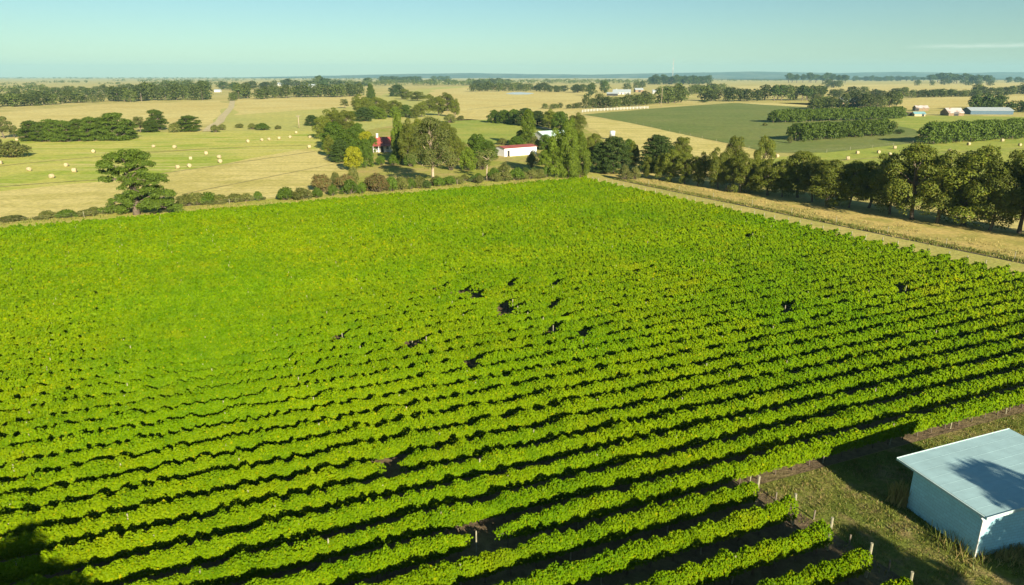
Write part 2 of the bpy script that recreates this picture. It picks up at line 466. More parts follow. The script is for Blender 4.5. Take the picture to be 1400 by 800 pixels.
# ------------------------------------------------------------------ foliage builders
def leaf_quads(c, nrm, size, rng, aspect=0.7):
    """one four-sided leaf blade (kite) per centre"""
    n = len(c)
    nrm = nrm / (np.linalg.norm(nrm, axis=1, keepdims=True) + 1e-9)
    r = rng.normal(size=(n, 3))
    a = np.cross(nrm, r); a /= np.linalg.norm(a, axis=1, keepdims=True) + 1e-9
    b = np.cross(nrm, a)
    sz = np.asarray(size).reshape(-1, 1) * rng.uniform(0.7, 1.3, (n, 1)) * 0.5
    v = np.empty((n, 4, 3), dtype=np.float32)
    fold = nrm * sz * 0.35
    v[:, 0] = c - a * sz * 1.15
    v[:, 1] = c - b * sz * aspect * 1.2 + fold
    v[:, 2] = c + a * sz * 1.25
    v[:, 3] = c + b * sz * aspect * 1.2 + fold
    return v.reshape(-1, 3), np.arange(n * 4, dtype=np.int32).reshape(n, 4)


def clump_points(cen, rad, n, rng, up=0.35, shell=0.5, jitter=0.6):
    d = rng.normal(size=(n, 3)); d /= np.linalg.norm(d, axis=1, keepdims=True)
    d[:, 2] = np.where(rng.random(n) < 0.55, np.abs(d[:, 2]), d[:, 2])
    rho = shell + (1 - shell) * rng.random((n, 1)) ** 0.6
    rho = rho * (1 + 0.16 * np.sin(d[:, :1] * 7 + cen[0]) * np.cos(d[:, 1:2] * 6 + cen[2]))
    p = np.asarray(cen) + d * rho * np.asarray(rad)
    nr = d / np.asarray(rad) * np.mean(rad)
    nr = nr + np.array([0, 0, up]) + rng.normal(size=(n, 3)) * jitter
    return p, nr


def bent(p0, p1, rng, k=0.12, n=4):
    p0 = np.asarray(p0, float); p1 = np.asarray(p1, float)
    L = np.linalg.norm(p1 - p0)
    o = rng.normal(size=3) * L * k
    return [p0 + (p1 - p0) * f + o * math.sin(f * math.pi) for f in np.linspace(0, 1, n)]


def crown_mesh(name, clumps, leaf, mat, rng, per=1.0, up=0.35, shell=0.5, jitter=0.6):
    P, N = [], []
    for cen, rad in clumps:
        area = (rad[0] * rad[1] + rad[0] * rad[2] + rad[1] * rad[2]) / 3 * 4 * math.pi
        n = max(12, int(per * area / (leaf * leaf * 0.8)))
        p, nr = clump_points(cen, rad, n, rng, up, shell, jitter)
        P.append(p); N.append(nr)
    P = np.concatenate(P); N = np.concatenate(N)
    keep = P[:, 2] > 0.05
    v, f = leaf_quads(P[keep], N[keep], np.full(keep.sum(), leaf), rng)
    return mesh_np(name, v, [f], mat)


PROTO = {}       # kind -> list of (crown mesh, trunk mesh, height, width)


def gum(seed, h=14, w=10, mat='gum', bark='bark', base=0.18, n=22, leaf=0.27, lean=0.0, per=1.0, cr=(0.10, 0.20), fork=0.30, zs=(.75, 1.15)):
    rng = np.random.default_rng(seed)
    tr = MB()
    top = np.array([lean * h * .5, 0, h * 0.82])
    t0 = bent((0, 0, -0.3), (lean * h * .2 + rng.normal() * .3, rng.normal() * .3, h * fork), rng, 0.03)
    tr.tube(t0, [0.030 * h, 0.024 * h, 0.021 * h, 0.019 * h], 8)
    knot = t0[-1]
    t1 = bent(knot, top, rng, 0.06)
    tr.tube(t1, [0.019 * h, 0.014 * h, 0.009 * h, 0.003 * h], 6)
    clumps = []
    for i in range(n):
        f = (i + 0.5) / n
        z = h * (base + (0.93 - base) * f)
        env = math.sin(math.pi * min(1, (0.12 + 0.82 * f) ** 0.8)) ** 0.7
        a = i * 2.39996 + rng.uniform(-.5, .5)
        rr = w / 2 * env * rng.uniform(0.35, 0.92)
        rad = w * rng.uniform(*cr)
        cen = np.array([math.cos(a) * rr + lean * z * .5, math.sin(a) * rr, z + rng.normal() * .045 * h])
        clumps.append((cen, (rad, rad, rad * rng.uniform(*zs))))
        k = knot + (top - knot) * max(0, min(.8, (z / h - .45) * 1.3))
        tr.tube(bent(k, cen, rng, 0.1), [0.011 * h, 0.008 * h, 0.005 * h, 0.002 * h], 5)
    return crown_mesh('crown', clumps, leaf, M[mat], rng, per, up=.12, shell=.62, jitter=.42), tr.mesh('trunk', M[bark], True), h, w


def dense(seed, h=11, w=9, mat='dark', leaf=0.27, n=60, flat=0.45, per=1.2, conic=0.0, base=0.04):
    rng = np.random.default_rng(seed)
    tr = MB()
    tr.tube([(0, 0, -.3), (0, 0, h * .4), (0, 0, h * .85)], [0.03 * h, .02 * h, .006 * h], 7)
    clumps = [((0, 0, h * .35), (w * .30, w * .30, h * .32)), ((0, 0, h * .62), (w * .24, w * .24, h * .26))]
    for i in range(n):
        f = (i + .5) / n
        z = h * (base + (0.94 - base) * f)
        env = (1 - f ** 2.6) ** 0.5 * (0.80 + 0.2 * math.sin(f * 3)) * (1 - conic * f)
        a = i * 2.39996 + rng.uniform(-.4, .4)
        rr = w / 2 * env * rng.uniform(.72, .98)
        rad = w * rng.uniform(.10, .17)
        cen = (math.cos(a) * rr, math.sin(a) * rr, z)
        clumps.append((cen, (rad, rad, rad * flat)))
        if i % 3 == 0:
            tr.tube([(0, 0, z * .85), cen], [0.008 * h, .002 * h], 4)
    return crown_mesh('crown', clumps, leaf, M[mat], rng, per, up=.5), tr.mesh('trunk', M['bark'], True), h, w


def layered(seed, h=11, w=12, mat='cypress', leaf=0.27, tiers=(.30, .52, .74, .92), spread=(1.0, .85, .95, .6), per=1.25, skirt=0):
    """old coastal cypress: flat plates of foliage on bare spreading limbs"""
    rng = np.random.default_rng(seed)
    tr = MB()
    main = bent((0, 0, -.3), (rng.normal() * .3, rng.normal() * .3, h * .6), rng, .05, 5)
    tr.tube(main, [.05 * h, .04 * h, .034 * h, .028 * h, .02 * h], 8)
    clumps = []
    for tz, sp in zip(tiers, spread):
        n = max(4, int(9 * sp + 2))
        off = rng.uniform(0, 6)
        for i in range(n):
            a = off + i * 2 * math.pi / n + rng.uniform(-.25, .25)
            rr = w / 2 * sp * rng.uniform(.35, .86)
            dome = 1 - (rr / (w / 2)) ** 2 * .55
            z = h * tz * (0.80 + .2 * dome) + rng.normal() * .055 * h
            rad = w * rng.uniform(.12, .18)
            cen = np.array([math.cos(a) * rr, math.sin(a) * rr, min(z, h * .93)])
            clumps.append((cen, (rad, rad, rad * rng.uniform(.4, .7))))
            k = main[min(4, int(tz * 5))]
            tr.tube(bent(k, cen - np.array([0, 0, rad * .2]), rng, .08), [.018 * h, .012 * h, .008 * h, .003 * h], 5)
    for i in range(skirt):
        a = rng.uniform(0, 6.28)
        rr = w / 2 * rng.uniform(.5, 1.2)
        rad = w * rng.uniform(.08, .13)
        clumps.append(((math.cos(a) * rr, math.sin(a) * rr, rad * rng.uniform(.4, 1.2)), (rad, rad, rad * .7)))
    return crown_mesh('crown', clumps, leaf, M[mat], rng, per, up=.6, shell=.35), tr.mesh('trunk', M['bark'], True), h, w


def column(seed, h=12, w=5, mat='lime', leaf=.27, n=34, droop=1.5, per=1.1):
    rng = np.random.default_rng(seed)
    tr = MB()
    tr.tube([(0, 0, -.3), (.1, .1, h * .4), (0, 0, h * .9)], [.028 * h, .018 * h, .004 * h], 7)
    clumps = [((0, 0, h * .5), (w * .25, w * .25, h * .35))]
    for i in range(n):
        f = (i + .5) / n
        z = h * (.10 + .82 * f)
        env = math.sin(math.pi * (0.16 + .8 * f)) ** .6
        a = i * 2.39996
        rr = w / 2 * env * rng.uniform(.4, .85)
        rad = w * rng.uniform(.13, .20)
        cen = (math.cos(a) * rr, math.sin(a) * rr, z)
        clumps.append((cen, (rad, rad, rad * droop)))
        tr.tube([(0, 0, z * .75), cen], [.008 * h, .002 * h], 4)
    return crown_mesh('crown', clumps, leaf, M[mat], rng, per, up=.1), tr.mesh('trunk', M['bark'], True), h, w


def bush(seed, h=3, w=4, mat='olive', leaf=.20, n=14, per=1.0):
    rng = np.random.default_rng(seed)
    tr = MB()
    clumps = []
    for i in range(n):
        a = i * 2.39996 + rng.uniform(-.5, .5)
        f = (i + .5) / n
        rr = w / 2 * math.sqrt(f) * rng.uniform(.5, .85)
        z = h * (.70 - .42 * f) * rng.uniform(.8, 1.15)
        rad = w * rng.uniform(.15, .22)
        rad = min(rad, h * .42)
        cen = (math.cos(a) * rr, math.sin(a) * rr, max(z, rad * .5))
        clumps.append((cen, (rad, rad, min(rad * 1.0, h - z if h > z else rad))))
        tr.tube([(math.cos(a) * .15, math.sin(a) * .15, -.2), cen], [.03 * h, .008 * h], 4)
    return crown_mesh('crown', clumps, leaf, M[mat], rng, per), tr.mesh('stem', M['bark'], True), h, w


def far_tree(seed, h=12, w=10, mat='far', style=0):
    """a tree at several hundred metres: crown and trunk in one mesh"""
    rng = np.random.default_rng(seed)
    tr = MB()
    tr.tube([(0, 0, -.3), (rng.normal() * .2, 0, h * .35), (0, 0, h * .7)], [.03 * h, .022 * h, .008 * h], 5)
    P, N = [], []
    p, nr = clump_points((0, 0, h * .55), (w * .34, w * .34, h * .36), 150, rng, .15, .5, .45)
    P.append(p); N.append(nr)
    n = 16
    for i in range(n):
        f = (i + .5) / n
        base = (.12, .06, .42)[style]
        z = h * (base + (.90 - base) * f)
        env = math.sin(math.pi * min(1, .12 + .82 * f)) ** (.7, .6, .8)[style]
        a = i * 2.39996 + rng.uniform(-.5, .5)
        rr = w / 2 * env * rng.uniform(.3, .8)
        rad = w * rng.uniform(.13, .25)
        cen = (math.cos(a) * rr, math.sin(a) * rr, z)
        if style == 2:
            tr.tube([(0, 0, h * .4), cen], [.012 * h, .004 * h], 4)
        p, nr = clump_points(cen, (rad, rad, rad * .85), 46, rng, .15, .6, .45)
        P.append(p); N.append(nr)
    P = np.concatenate(P); N = np.concatenate(N)
    v, f = leaf_quads(P, N, np.full(len(P), .85 * h / 12), rng)
    tv = np.concatenate(tr.v); tf = np.concatenate(tr.f4); t3 = np.concatenate(tr.f3)
    idx = np.concatenate([np.zeros(len(f)), np.ones(len(tf)), np.ones(len(t3))])
    return mesh_np('far_tree', np.concatenate([v, tv]), [f, tf + len(v), t3 + len(v)], [M[mat], M['bark']], mat_idx=idx), None, h, w


PROTO['gum'] = [gum(100 + i, h=14, w=10 + (i % 3), n=30, lean=.05 * (i % 3), base=(.16, .20, .24)[i % 3]) for i in range(6)]
PROTO['pale_gum'] = [gum(200 + i, h=13, w=9, mat='pale_gum', n=20, base=.3) for i in range(3)]
PROTO['tall_gum'] = [gum(231, h=17, w=12.5, mat='pale_gum', bark='pale_bark', base=.36, n=30, fork=.27, cr=(.10, .17), leaf=.27, per=.85)]
PROTO['bare_gum'] = [gum(240, h=9, w=6, mat='pale_gum', bark='pale_bark', base=.55, n=10, fork=.5, cr=(.12, .18), per=.7, lean=-.25)]
PROTO['dense'] = [dense(300 + i, h=11, w=9) for i in range(4)]
PROTO['pine'] = [layered(320 + i, h=10, w=9, tiers=(.16, .34, .52, .70, .86, .95), spread=(.9, 1, .95, .9, .7, .4)) for i in range(4)]
def big_cypress(seed):
    rng = np.random.default_rng(seed)
    tr = MB()
    main = [np.array(p) for p in ((0, 0, -.3), (.2, 0, 2.2), (0.0, .2, 4.5), (-.3, 0, 6.6), (-.5, -.1, 8.6))]
    tr.tube(main, [.75, .62, .5, .36, .2], 9)
    # (x, height, spread along x, spread along y, thickness, clumps)
    plates = [(-.4, 11.5, 3.6, 3.4, .7, 22), (-.6, 10.2, 5.0, 4.4, .7, 30), (0.2, 9.0, 4.2, 3.8, .7, 18), (1.2, 7.0, 3.0, 3.2, .6, 12), (2.0, 5.4, 3.2, 3.4, .7, 12), (1.0, 3.0, 4.4, 3.6, .9, 18), (2.2, 10.0, 2.2, 2.4, .5, 8), (-4.3, 8.4, 1.6, 2.4, .55, 8), (-5.0, 6.9, 1.1, 1.8, .6, 6), (-.4, 7.9, 2.6, 3.2, .5, 9),
              (3.6, 7.6, 2.7, 3.2, .6, 14), (5.2, 7.0, 1.6, 2.2, .6, 6), (.9, 6.2, 2.4, 3.0, .45, 8), (2.8, 4.6, 3.4, 3.6, .6, 14), (6.2, 4.4, 1.6, 2.6, .7, 8), (-.8, 3.9, 2.6, 3.2, .6, 10), (-3.0, 3.0, 1.8, 2.4, .6, 7),
              (5.0, 2.6, 3.0, 3.2, .8, 12), (0.5, 1.9, 3.4, 3.4, .8, 12), (-3.6, 1.5, 2.4, 2.8, .8, 10), (-6.0, 1.0, 1.8, 2.0, .7, 7), (7.4, 1.6, 1.8, 2.2, .7, 7)]
    clumps = []
    for x, z, sx_, sy_, th, n in plates:
        for i in range(n):
            a = rng.uniform(0, 6.28); q = math.sqrt(rng.random())
            cx, cy = x + sx_ * q * math.cos(a), sy_ * q * math.sin(a)
            dome = .9 * (1 - q * q) if z > 9 else .35 * (1 - q * q)
            cen = np.array([cx, cy, max(.4, z - .3 + dome + rng.normal() * .18)])
            r = rng.uniform(.55, 1.05)
            clumps.append((cen, (r, r, r * th)))
        k = main[min(4, max(1, int(z / 2.3)))]
        for i in range(max(2, n // 5)):
            a = rng.uniform(0, 6.28); q = rng.uniform(.3, .8)
            tr.tube(bent(k, (x + sx_ * q * math.cos(a), sy_ * q * math.sin(a), max(.5, z - .35)), rng, .1), [.22, .15, .09, .04], 5)
    return crown_mesh('crown', clumps, .22, M['cypress'], rng, 1.25, up=.5, shell=.3), tr.mesh('trunk', M['bark'], True), 13.0, 15.0
PROTO['umbrella'] = [big_cypress(341)]
PROTO['broad'] = [dense(400 + i, h=9, w=8, mat='broad', flat=.8, n=36) for i in range(4)]
PROTO['lime'] = [dense(420 + i, h=7, w=7, mat='lime', flat=.8, n=30) for i in range(2)]
PROTO['poplar'] = [column(440 + i, h=12, w=5) for i in range(2)]
PROTO['willow'] = [gum(450 + i, h=13, w=8.5, mat='lime', base=.06, n=34, cr=(.11, .19), zs=(1.2, 2.0), fork=.3) for i in range(3)]
PROTO['gold'] = [dense(460 + i, h=7, w=7, mat='gold', flat=.8, n=30, base=.2) for i in range(2)]
PROTO['olive_bush'] = [bush(500 + i) for i in range(5)]
PROTO['green_bush'] = [bush(520 + i, mat='broad') for i in range(4)]
PROTO['russet_bush'] = [bush(540 + i, h=4.5, w=5, mat='russet', n=18) for i in range(2)]
PROTO['dark_bush'] = [bush(550 + i, mat='dark') for i in range(3)]
PROTO['far'] = [far_tree(600 + i, style=0) for i in range(6)]
PROTO['far_low'] = [far_tree(620 + i, h=10, w=11, style=1) for i in range(4)]
PROTO['far_dark'] = [far_tree(640 + i, h=12, w=9, mat='dark', style=1) for i in range(4)]
PROTO['far_umb'] = [far_tree(660 + i, h=14, w=9, mat='dark', style=2) for i in range(4)]
NAMES = dict(gum='gum_tree', pale_gum='gum_tree', tall_gum='gum_tree', bare_gum='gum_tree', dense='cypress_tree', pine='pine_tree', umbrella='cypress_tree',
             broad='broadleaf_tree', lime='broadleaf_tree', poplar='poplar_tree', willow='willow_tree', gold='golden_tree', olive_bush='bush', green_bush='bush',
             russet_bush='bush', dark_bush='bush', far='distant_tree', far_low='distant_tree', far_dark='distant_tree', far_umb='distant_tree')
TR = random.Random(3)


def plant_at(x, y, h, w, kind, label, group=None, rot=None):
    k = TR.randrange(len(PROTO[kind]))
    crown, trunk, ph, pw = PROTO[kind][k]
    name = NAMES[kind]
    rot = TR.uniform(0, 6.28) if rot is None else rot
    sc = (w / pw, w / pw, h / ph)
    cat = 'shrub' if 'bush' in kind else 'tree'
    if trunk is None:
        o = new_obj(name, crown, None, (x, y, 0.0))
        o.rotation_euler = (0, 0, rot); o.scale = sc
    else:
        o = empty(name, (x, y, 0.0), rot, sc)
        new_obj('crown', crown, o)
        new_obj(trunk.name.split('.')[0], trunk, o)
    return tag(o, label, cat, group)


def plant(pxx, base, top, wpx, kind, label, group=None, rot=None):
    """a tree whose foot the photo shows at (pxx, base), its top at row `top`, wpx wide"""
    x, y = at(pxx, base)
    d = depth(x, y)
    # height from the row of its top
    q = -(top - 400) / F
    fy, fz = CP + SP * q, -SP + CP * q
    h = CAM_H + y * fz / fy
    return plant_at(x, y, max(h, .6), wpx * d / F, kind, label, group, rot)


ORD = ['first', 'second', 'third', 'fourth', 'fifth', 'sixth', 'seventh', 'eighth', 'ninth', 'tenth', 'eleventh', 'twelfth', 'thirteenth', 'fourteenth',
       'fifteenth', 'sixteenth', 'seventeenth', 'eighteenth', 'nineteenth', 'twentieth']

# ------------------------------------------------------------------ the vineyard
ROW_GAP = 2.36
weak = [at(640, 415), at(655, 445), at(535, 655), at(600, 660), at(665, 745), at(760, 400), at(880, 385), at(560, 490), at(690, 440)]
weak_r = [1.8, 1.4, .9, .8, 1.4, 1.2, 1.3, .9, 1.2]
wr_ = random.Random(12)
for _ in range(26):
    weak.append(at(wr_.gauss(668, 62), wr_.gauss(440, 42))); weak_r.append(wr_.uniform(.35, .80))
post_me = MB().tube([(0, 0, -.2), (0, 0, 1.0), (0.01, 0, 1.88)], [.045, .042, .04], 6).mesh('post', M['post'])
stake_me = MB().tube([(0, 0, -.2), (.02, 0, .62)], [.055, .05], 6).mesh('anchor_stake', M['stake'])
endpost_me = MB().tube([(0, 0, -.2), (0, 0, 1.0), (0.0, 0, 2.15)], [.085, .08, .075], 8).mesh('end_post', M['post'])
vtr = MB()
vtr.tube([(0, 0, -.1), (.03, .02, .35), (-.02, 0, .75), (.02, .02, 1.0)], [.05, .04, .035, .03], 5)
vtr.tube([(.02, .02, .9), (.4, .03, 1.02), (.7, 0, 1.05)], [.025, .02, .012], 4)
vtr.tube([(.02, .02, .9), (-.4, -.03, 1.02), (-.7, 0, 1.05)], [.025, .02, .012], 4)
vine_trunk_me = vtr.mesh('vine_trunk', M['bark'], True)


def smooth_noise(rng, s0, s1, step):
    n = int((s1 - s0) / step) + 3
    xs = s0 + np.arange(n) * step
    return lambda s, ys=rng.uniform(-1, 1, n), xs=xs: np.interp(s, xs, ys)


def row_slope(t):
    """the rows fan out a little: the near ones swing towards the shed"""
    return .115 - .135 * min(1.0, max(0.0, (-27.5 - t) / 114.0))


def vine_foliage(s0, s1, tb, seed, cov=2.5):
    rng = np.random.default_rng(seed)
    n1 = smooth_noise(rng, s0, s1, .75); n2 = smooth_noise(rng, s0, s1, .55); n3 = smooth_noise(rng, s0, s1, 3.0); n4 = smooth_noise(rng, s0, s1, .3)
    # plants every 1.5 m; some are missing
    pl = np.arange(s0, s1 + 1.5, 1.5)
    sl = row_slope(tb)
    tf = lambda q: tb + sl * (q - 33.0)
    vig = np.clip(1 + rng.normal(0, .07, len(pl)), .75, 1.2)
    gap = rng.random(len(pl)) < .004
    for i, s in enumerate(pl):
        x, y = st(s, tf(s))
        for (wx, wy), wr in zip(weak, weak_r):
            d = math.hypot(x - wx, y - wy)
            if d < wr and rng.random() < .75:
                gap[i] = True
            elif d < wr * 2.2 and rng.random() < .35:
                vig[i] *= .72
    vf = lambda s: np.interp(s, pl, np.where(gap, 0.0, vig))
    seg = 2.0
    P, N, S = [], [], []
    for a in np.arange(s0, s1, seg):
        b = min(a + seg, s1)
        x, y = st((a + b) / 2, tf((a + b) / 2))
        rg = math.sqrt(x * x + y * y + CAM_H ** 2)
        l = min(max(.0027 * rg, .125), .29)
        n = int((b - a) * 3.3 * cov / (l * l * .85))
        s = rng.uniform(a, b, n)
        v = vf(s)
        ok = rng.random(n) < np.clip(v * 1.6 - .45, 0, 1)
        s = s[ok]; v = v[ok]; n = len(s)
        if n == 0:
            continue
        th = rng.uniform(-.75, math.pi + .75, n)
        aw = .375 * (1 + .07 * n1(s) + .05 * n3(s) + .14 * n4(s)) * v
        hT = 1.86 + .06 * n2(s) + .04 * n3(s) + .24 * n4(s) * (np.sin(th) > .5)
        hT = 1.15 + (hT - 1.15) * np.clip(v, .3, 1.15)
        rho = .70 + .36 * rng.random(n) ** .8
        ct, sn = np.cos(th), np.sin(th)
        ct = np.sign(ct) * np.abs(ct) ** .75
        tt = aw * rho * ct
        zz = 1.12 + np.where(sn > 0, (hT - 1.12) * np.abs(sn) ** .85, .62 * sn) * rho
        px_ = s * U[0] + (tf(s) + tt) * V[0]; py_ = s * U[1] + (tf(s) + tt) * V[1]
        P.append(np.stack([px_, py_, zz], 1))
        nr = np.stack([ct * V[0], ct * V[1], sn * .6], 1) * .6 + np.array([.42, -.91, .45]) * .75 + rng.normal(size=(n, 3)) * .62   # vine leaves turn to the sun
        N.append(nr); S.append(np.full(n, l))
    P = np.concatenate(P); N = np.concatenate(N); S = np.concatenate(S)
    v, f = leaf_quads(P, N, S, rng, aspect=.8)
    # woody, leafy core of the hedge so that no light leaks through
    ss = np.arange(s0 + .3, s1 - .2, .75)
    an = np.linspace(-.9, math.pi + .9, 7)
    vv = vf(ss); ok = vv > .55
    aw = .26 * (1 + .2 * n1(ss)); hT = 1.62 + .12 * n2(ss)
    ring = []
    for k in an:
        tt = aw * math.cos(k)
        zz = 1.1 + ((hT - 1.1) if math.sin(k) > 0 else np.full(len(ss), .52)) * math.sin(k)
        ring.append(np.stack([ss * U[0] + (tf(ss) + tt) * V[0], ss * U[1] + (tf(ss) + tt) * V[1], zz], 1))
    ring = np.stack(ring, 1)
    cv = ring.reshape(-1, 3)
    q = []
    K = len(an)
    for i in range(len(ss) - 1):
        if ok[i] and ok[i + 1]:
            for k in range(K):
                k2 = (k + 1) % K
                q.append((i * K + k, i * K + k2, (i + 1) * K + k2, (i + 1) * K + k))
    q = np.array(q, dtype=np.int32).reshape(-1, 4)
    return np.concatenate([v, cv]), [f, q + len(v)], gap, pl


def frame_s(t, margin):
    """the stretch of a row that lies inside the picture, with a margin in pixels"""
    ok = []
    for s in np.arange(-170, 112, .5):
        x, y = st(s, t + row_slope(t) * (s - 33.0))
        d = depth(x, y)
        if d < 8: continue
        X = 700 + F * x / d
        Y = 400 - F * (y * SP + (1.0 - CAM_H) * CP) / d
        if -margin < X < 1400 + margin and Y < 800 + margin:
            ok.append(s)
    return (ok[0], ok[-1]) if ok else None


rows = []
T0 = -27.4
for k in range(60):
    t = T0 - ROW_GAP * k
    if t < -140.9: break
    rows.append((t, 99.6 + ((k * 37) % 7) * .12, k))
short = [(-25.1, 31.4), (-22.7, 31.9), (-20.1, 31.7), (-17.6, 31.6), (-15.2, 31.4)]
rr = random.Random(21)


def vine_row(t, s_end, seed, label, group, trunks, margin=170):
    fs = frame_s(t, margin)
    if fs is None: return
    s0 = fs[0]; s1 = min(fs[1], s_end)
    if s1 - s0 < 3: return
    sl = row_slope(t)
    o3 = st((s0 + s1) / 2, t + sl * ((s0 + s1) / 2 - 33))
    e = empty('vine_row', (o3[0], o3[1], .12))
    tag(e, label, 'vine row', group)
    v, f, gap, pl = vine_foliage(s0, s1, t, seed)
    v = v - np.array([o3[0], o3[1], .12], dtype=np.float32) + np.array([0, 0, .05], dtype=np.float32)
    new_obj('foliage', mesh_np('foliage', v, f, M['vine']), e)

    def put(name, me, s, dt=0.0, rz=0.0, sc=1.0):
        x, y = st(s, t + sl * (s - 33) + dt)
        c = new_obj(name, me, e, (x - o3[0], y - o3[1], 0)); c.rotation_euler = (rr.uniform(-.03, .03), rr.uniform(-.03, .03), rz); c.scale = (1, 1, sc)
    s = s1 - 6.4 - rr.uniform(0, .5)
    while s > s0 + 1:
        put('post', post_me, s, .12, 0, rr.uniform(.84, .97))
        s -= 6.4
    if s1 > s_end - .5:
        put('end_post', endpost_me, s_end + .15, 0)
        if trunks: put('anchor_stake', stake_me, s_end + 1.7, .1, 0, 1)
    if trunks:
        for g, s in zip(gap, pl):
            if not g and s0 < s < s1:
                put('vine_trunk', vine_trunk_me, s, 0, UA * -1 + math.pi / 2 + rr.uniform(-.1, .1), 1)


short_labels = ['short vine row ending nearest the long rows beside the shed yard', 'short vine row ending at a tall pale post by the yard grass',
                'short vine row with its end post beside the diagonal tree shadow', 'short vine row at the front corner, its end post in shade',
                'frontmost short vine row in the near right corner']
for i, (t, se) in enumerate(short):
    vine_row(t, se, 900 + i, short_labels[i], 'short vine rows by the shed yard', True)
for t, se, k in rows:
    if k == 0:
        lab, grp = 'long vine row nearest the shed, partly in the shed shadow', 'long vine rows'
    elif k < 14:
        lab, grp = ORD[k] + ' long green vine row counting back from the shed', 'long vine rows'
    elif k == len(rows) - 1:
        lab, grp = 'farthest vine row along the hedgerow edge of the vineyard', 'long vine rows'
    else:
        lab, grp = 'green vine row in the far part of the vineyard where rows merge', 'far vine rows'
    vine_row(t, se, 1000 + k, lab, grp, k < 4)

# ------------------------------------------------------------------ grasses
def blades(name, pts, hgt, wid, mat, label, cat='grass', lean=.35, seed=5):
    rng = np.random.default_rng(seed)
    n = len(pts)
    h = hgt * rng.uniform(.5, 1.25, n); a = rng.uniform(0, 2 * math.pi, n)
    b = np.stack([pts[:, 0], pts[:, 1], np.full(n, .1)], 1)
    side = np.stack([np.cos(a), np.sin(a), np.zeros(n)], 1) * (wid * rng.uniform(.6, 1.3, n))[:, None] * .5
    tip = b + np.stack([rng.normal(size=n) * lean * h, rng.normal(size=n) * lean * h, h], 1)
    v = np.stack([b - side, b + side, tip + side * .35, tip - side * .35], 1).reshape(-1, 3)
    o = new_obj(name, mesh_np(name, v, [np.arange(n * 4).reshape(n, 4)], mat))
    return tag(o, label, cat, None, 'stuff')


def tuft_pts(n, s0, s1, t0, t1, seed, tufts=None, spread=.5, keep=None):
    rng = np.random.default_rng(seed)
    if tufts:
        cs = np.stack([rng.uniform(s0, s1, tufts), rng.uniform(t0, t1, tufts)], 1)
        p = cs[rng.integers(0, tufts, n)] + rng.normal(size=(n, 2)) * spread * rng.uniform(.3, 1.3, (n, 1))
    else:
        p = np.stack([rng.uniform(s0, s1, n), rng.uniform(t0, t1, n)], 1)
    if keep is not None:
        p = p[keep(p)]
    return np.stack([p[:, 0] * U[0] + p[:, 1] * V[0], p[:, 0] * U[1] + p[:, 1] * V[1]], 1)


blades('dry_grass', tuft_pts(4500, 113.6, 121.0, -146, 0, 3, 300, .8), .26, .12, M['dry_grass'], 'tall golden dry grass along the verge below the gum row')
blades('band_grass', tuft_pts(12000, 111.6, 113.6, -146, 0, 4, 700, .45), .34, .13, M['green_grass'], 'low green grass along the dark drain beside the headland')
blades('edge_grass', tuft_pts(5000, -170, 104, -157.5, -151, 5, 500, .9), .30, .16, M['green_grass'], 'rough yellow green grass strip behind the farthest vine row')
blades('yard_grass', tuft_pts(70000, 32.8, 75, -26.4, -2, 6, 3000, .35, keep=lambda p: p[:, 1] > -26.7 + .115 * (p[:, 0] - 33)), .15, .05, M['green_grass'], 'short patchy green and brown grass in the shed yard')

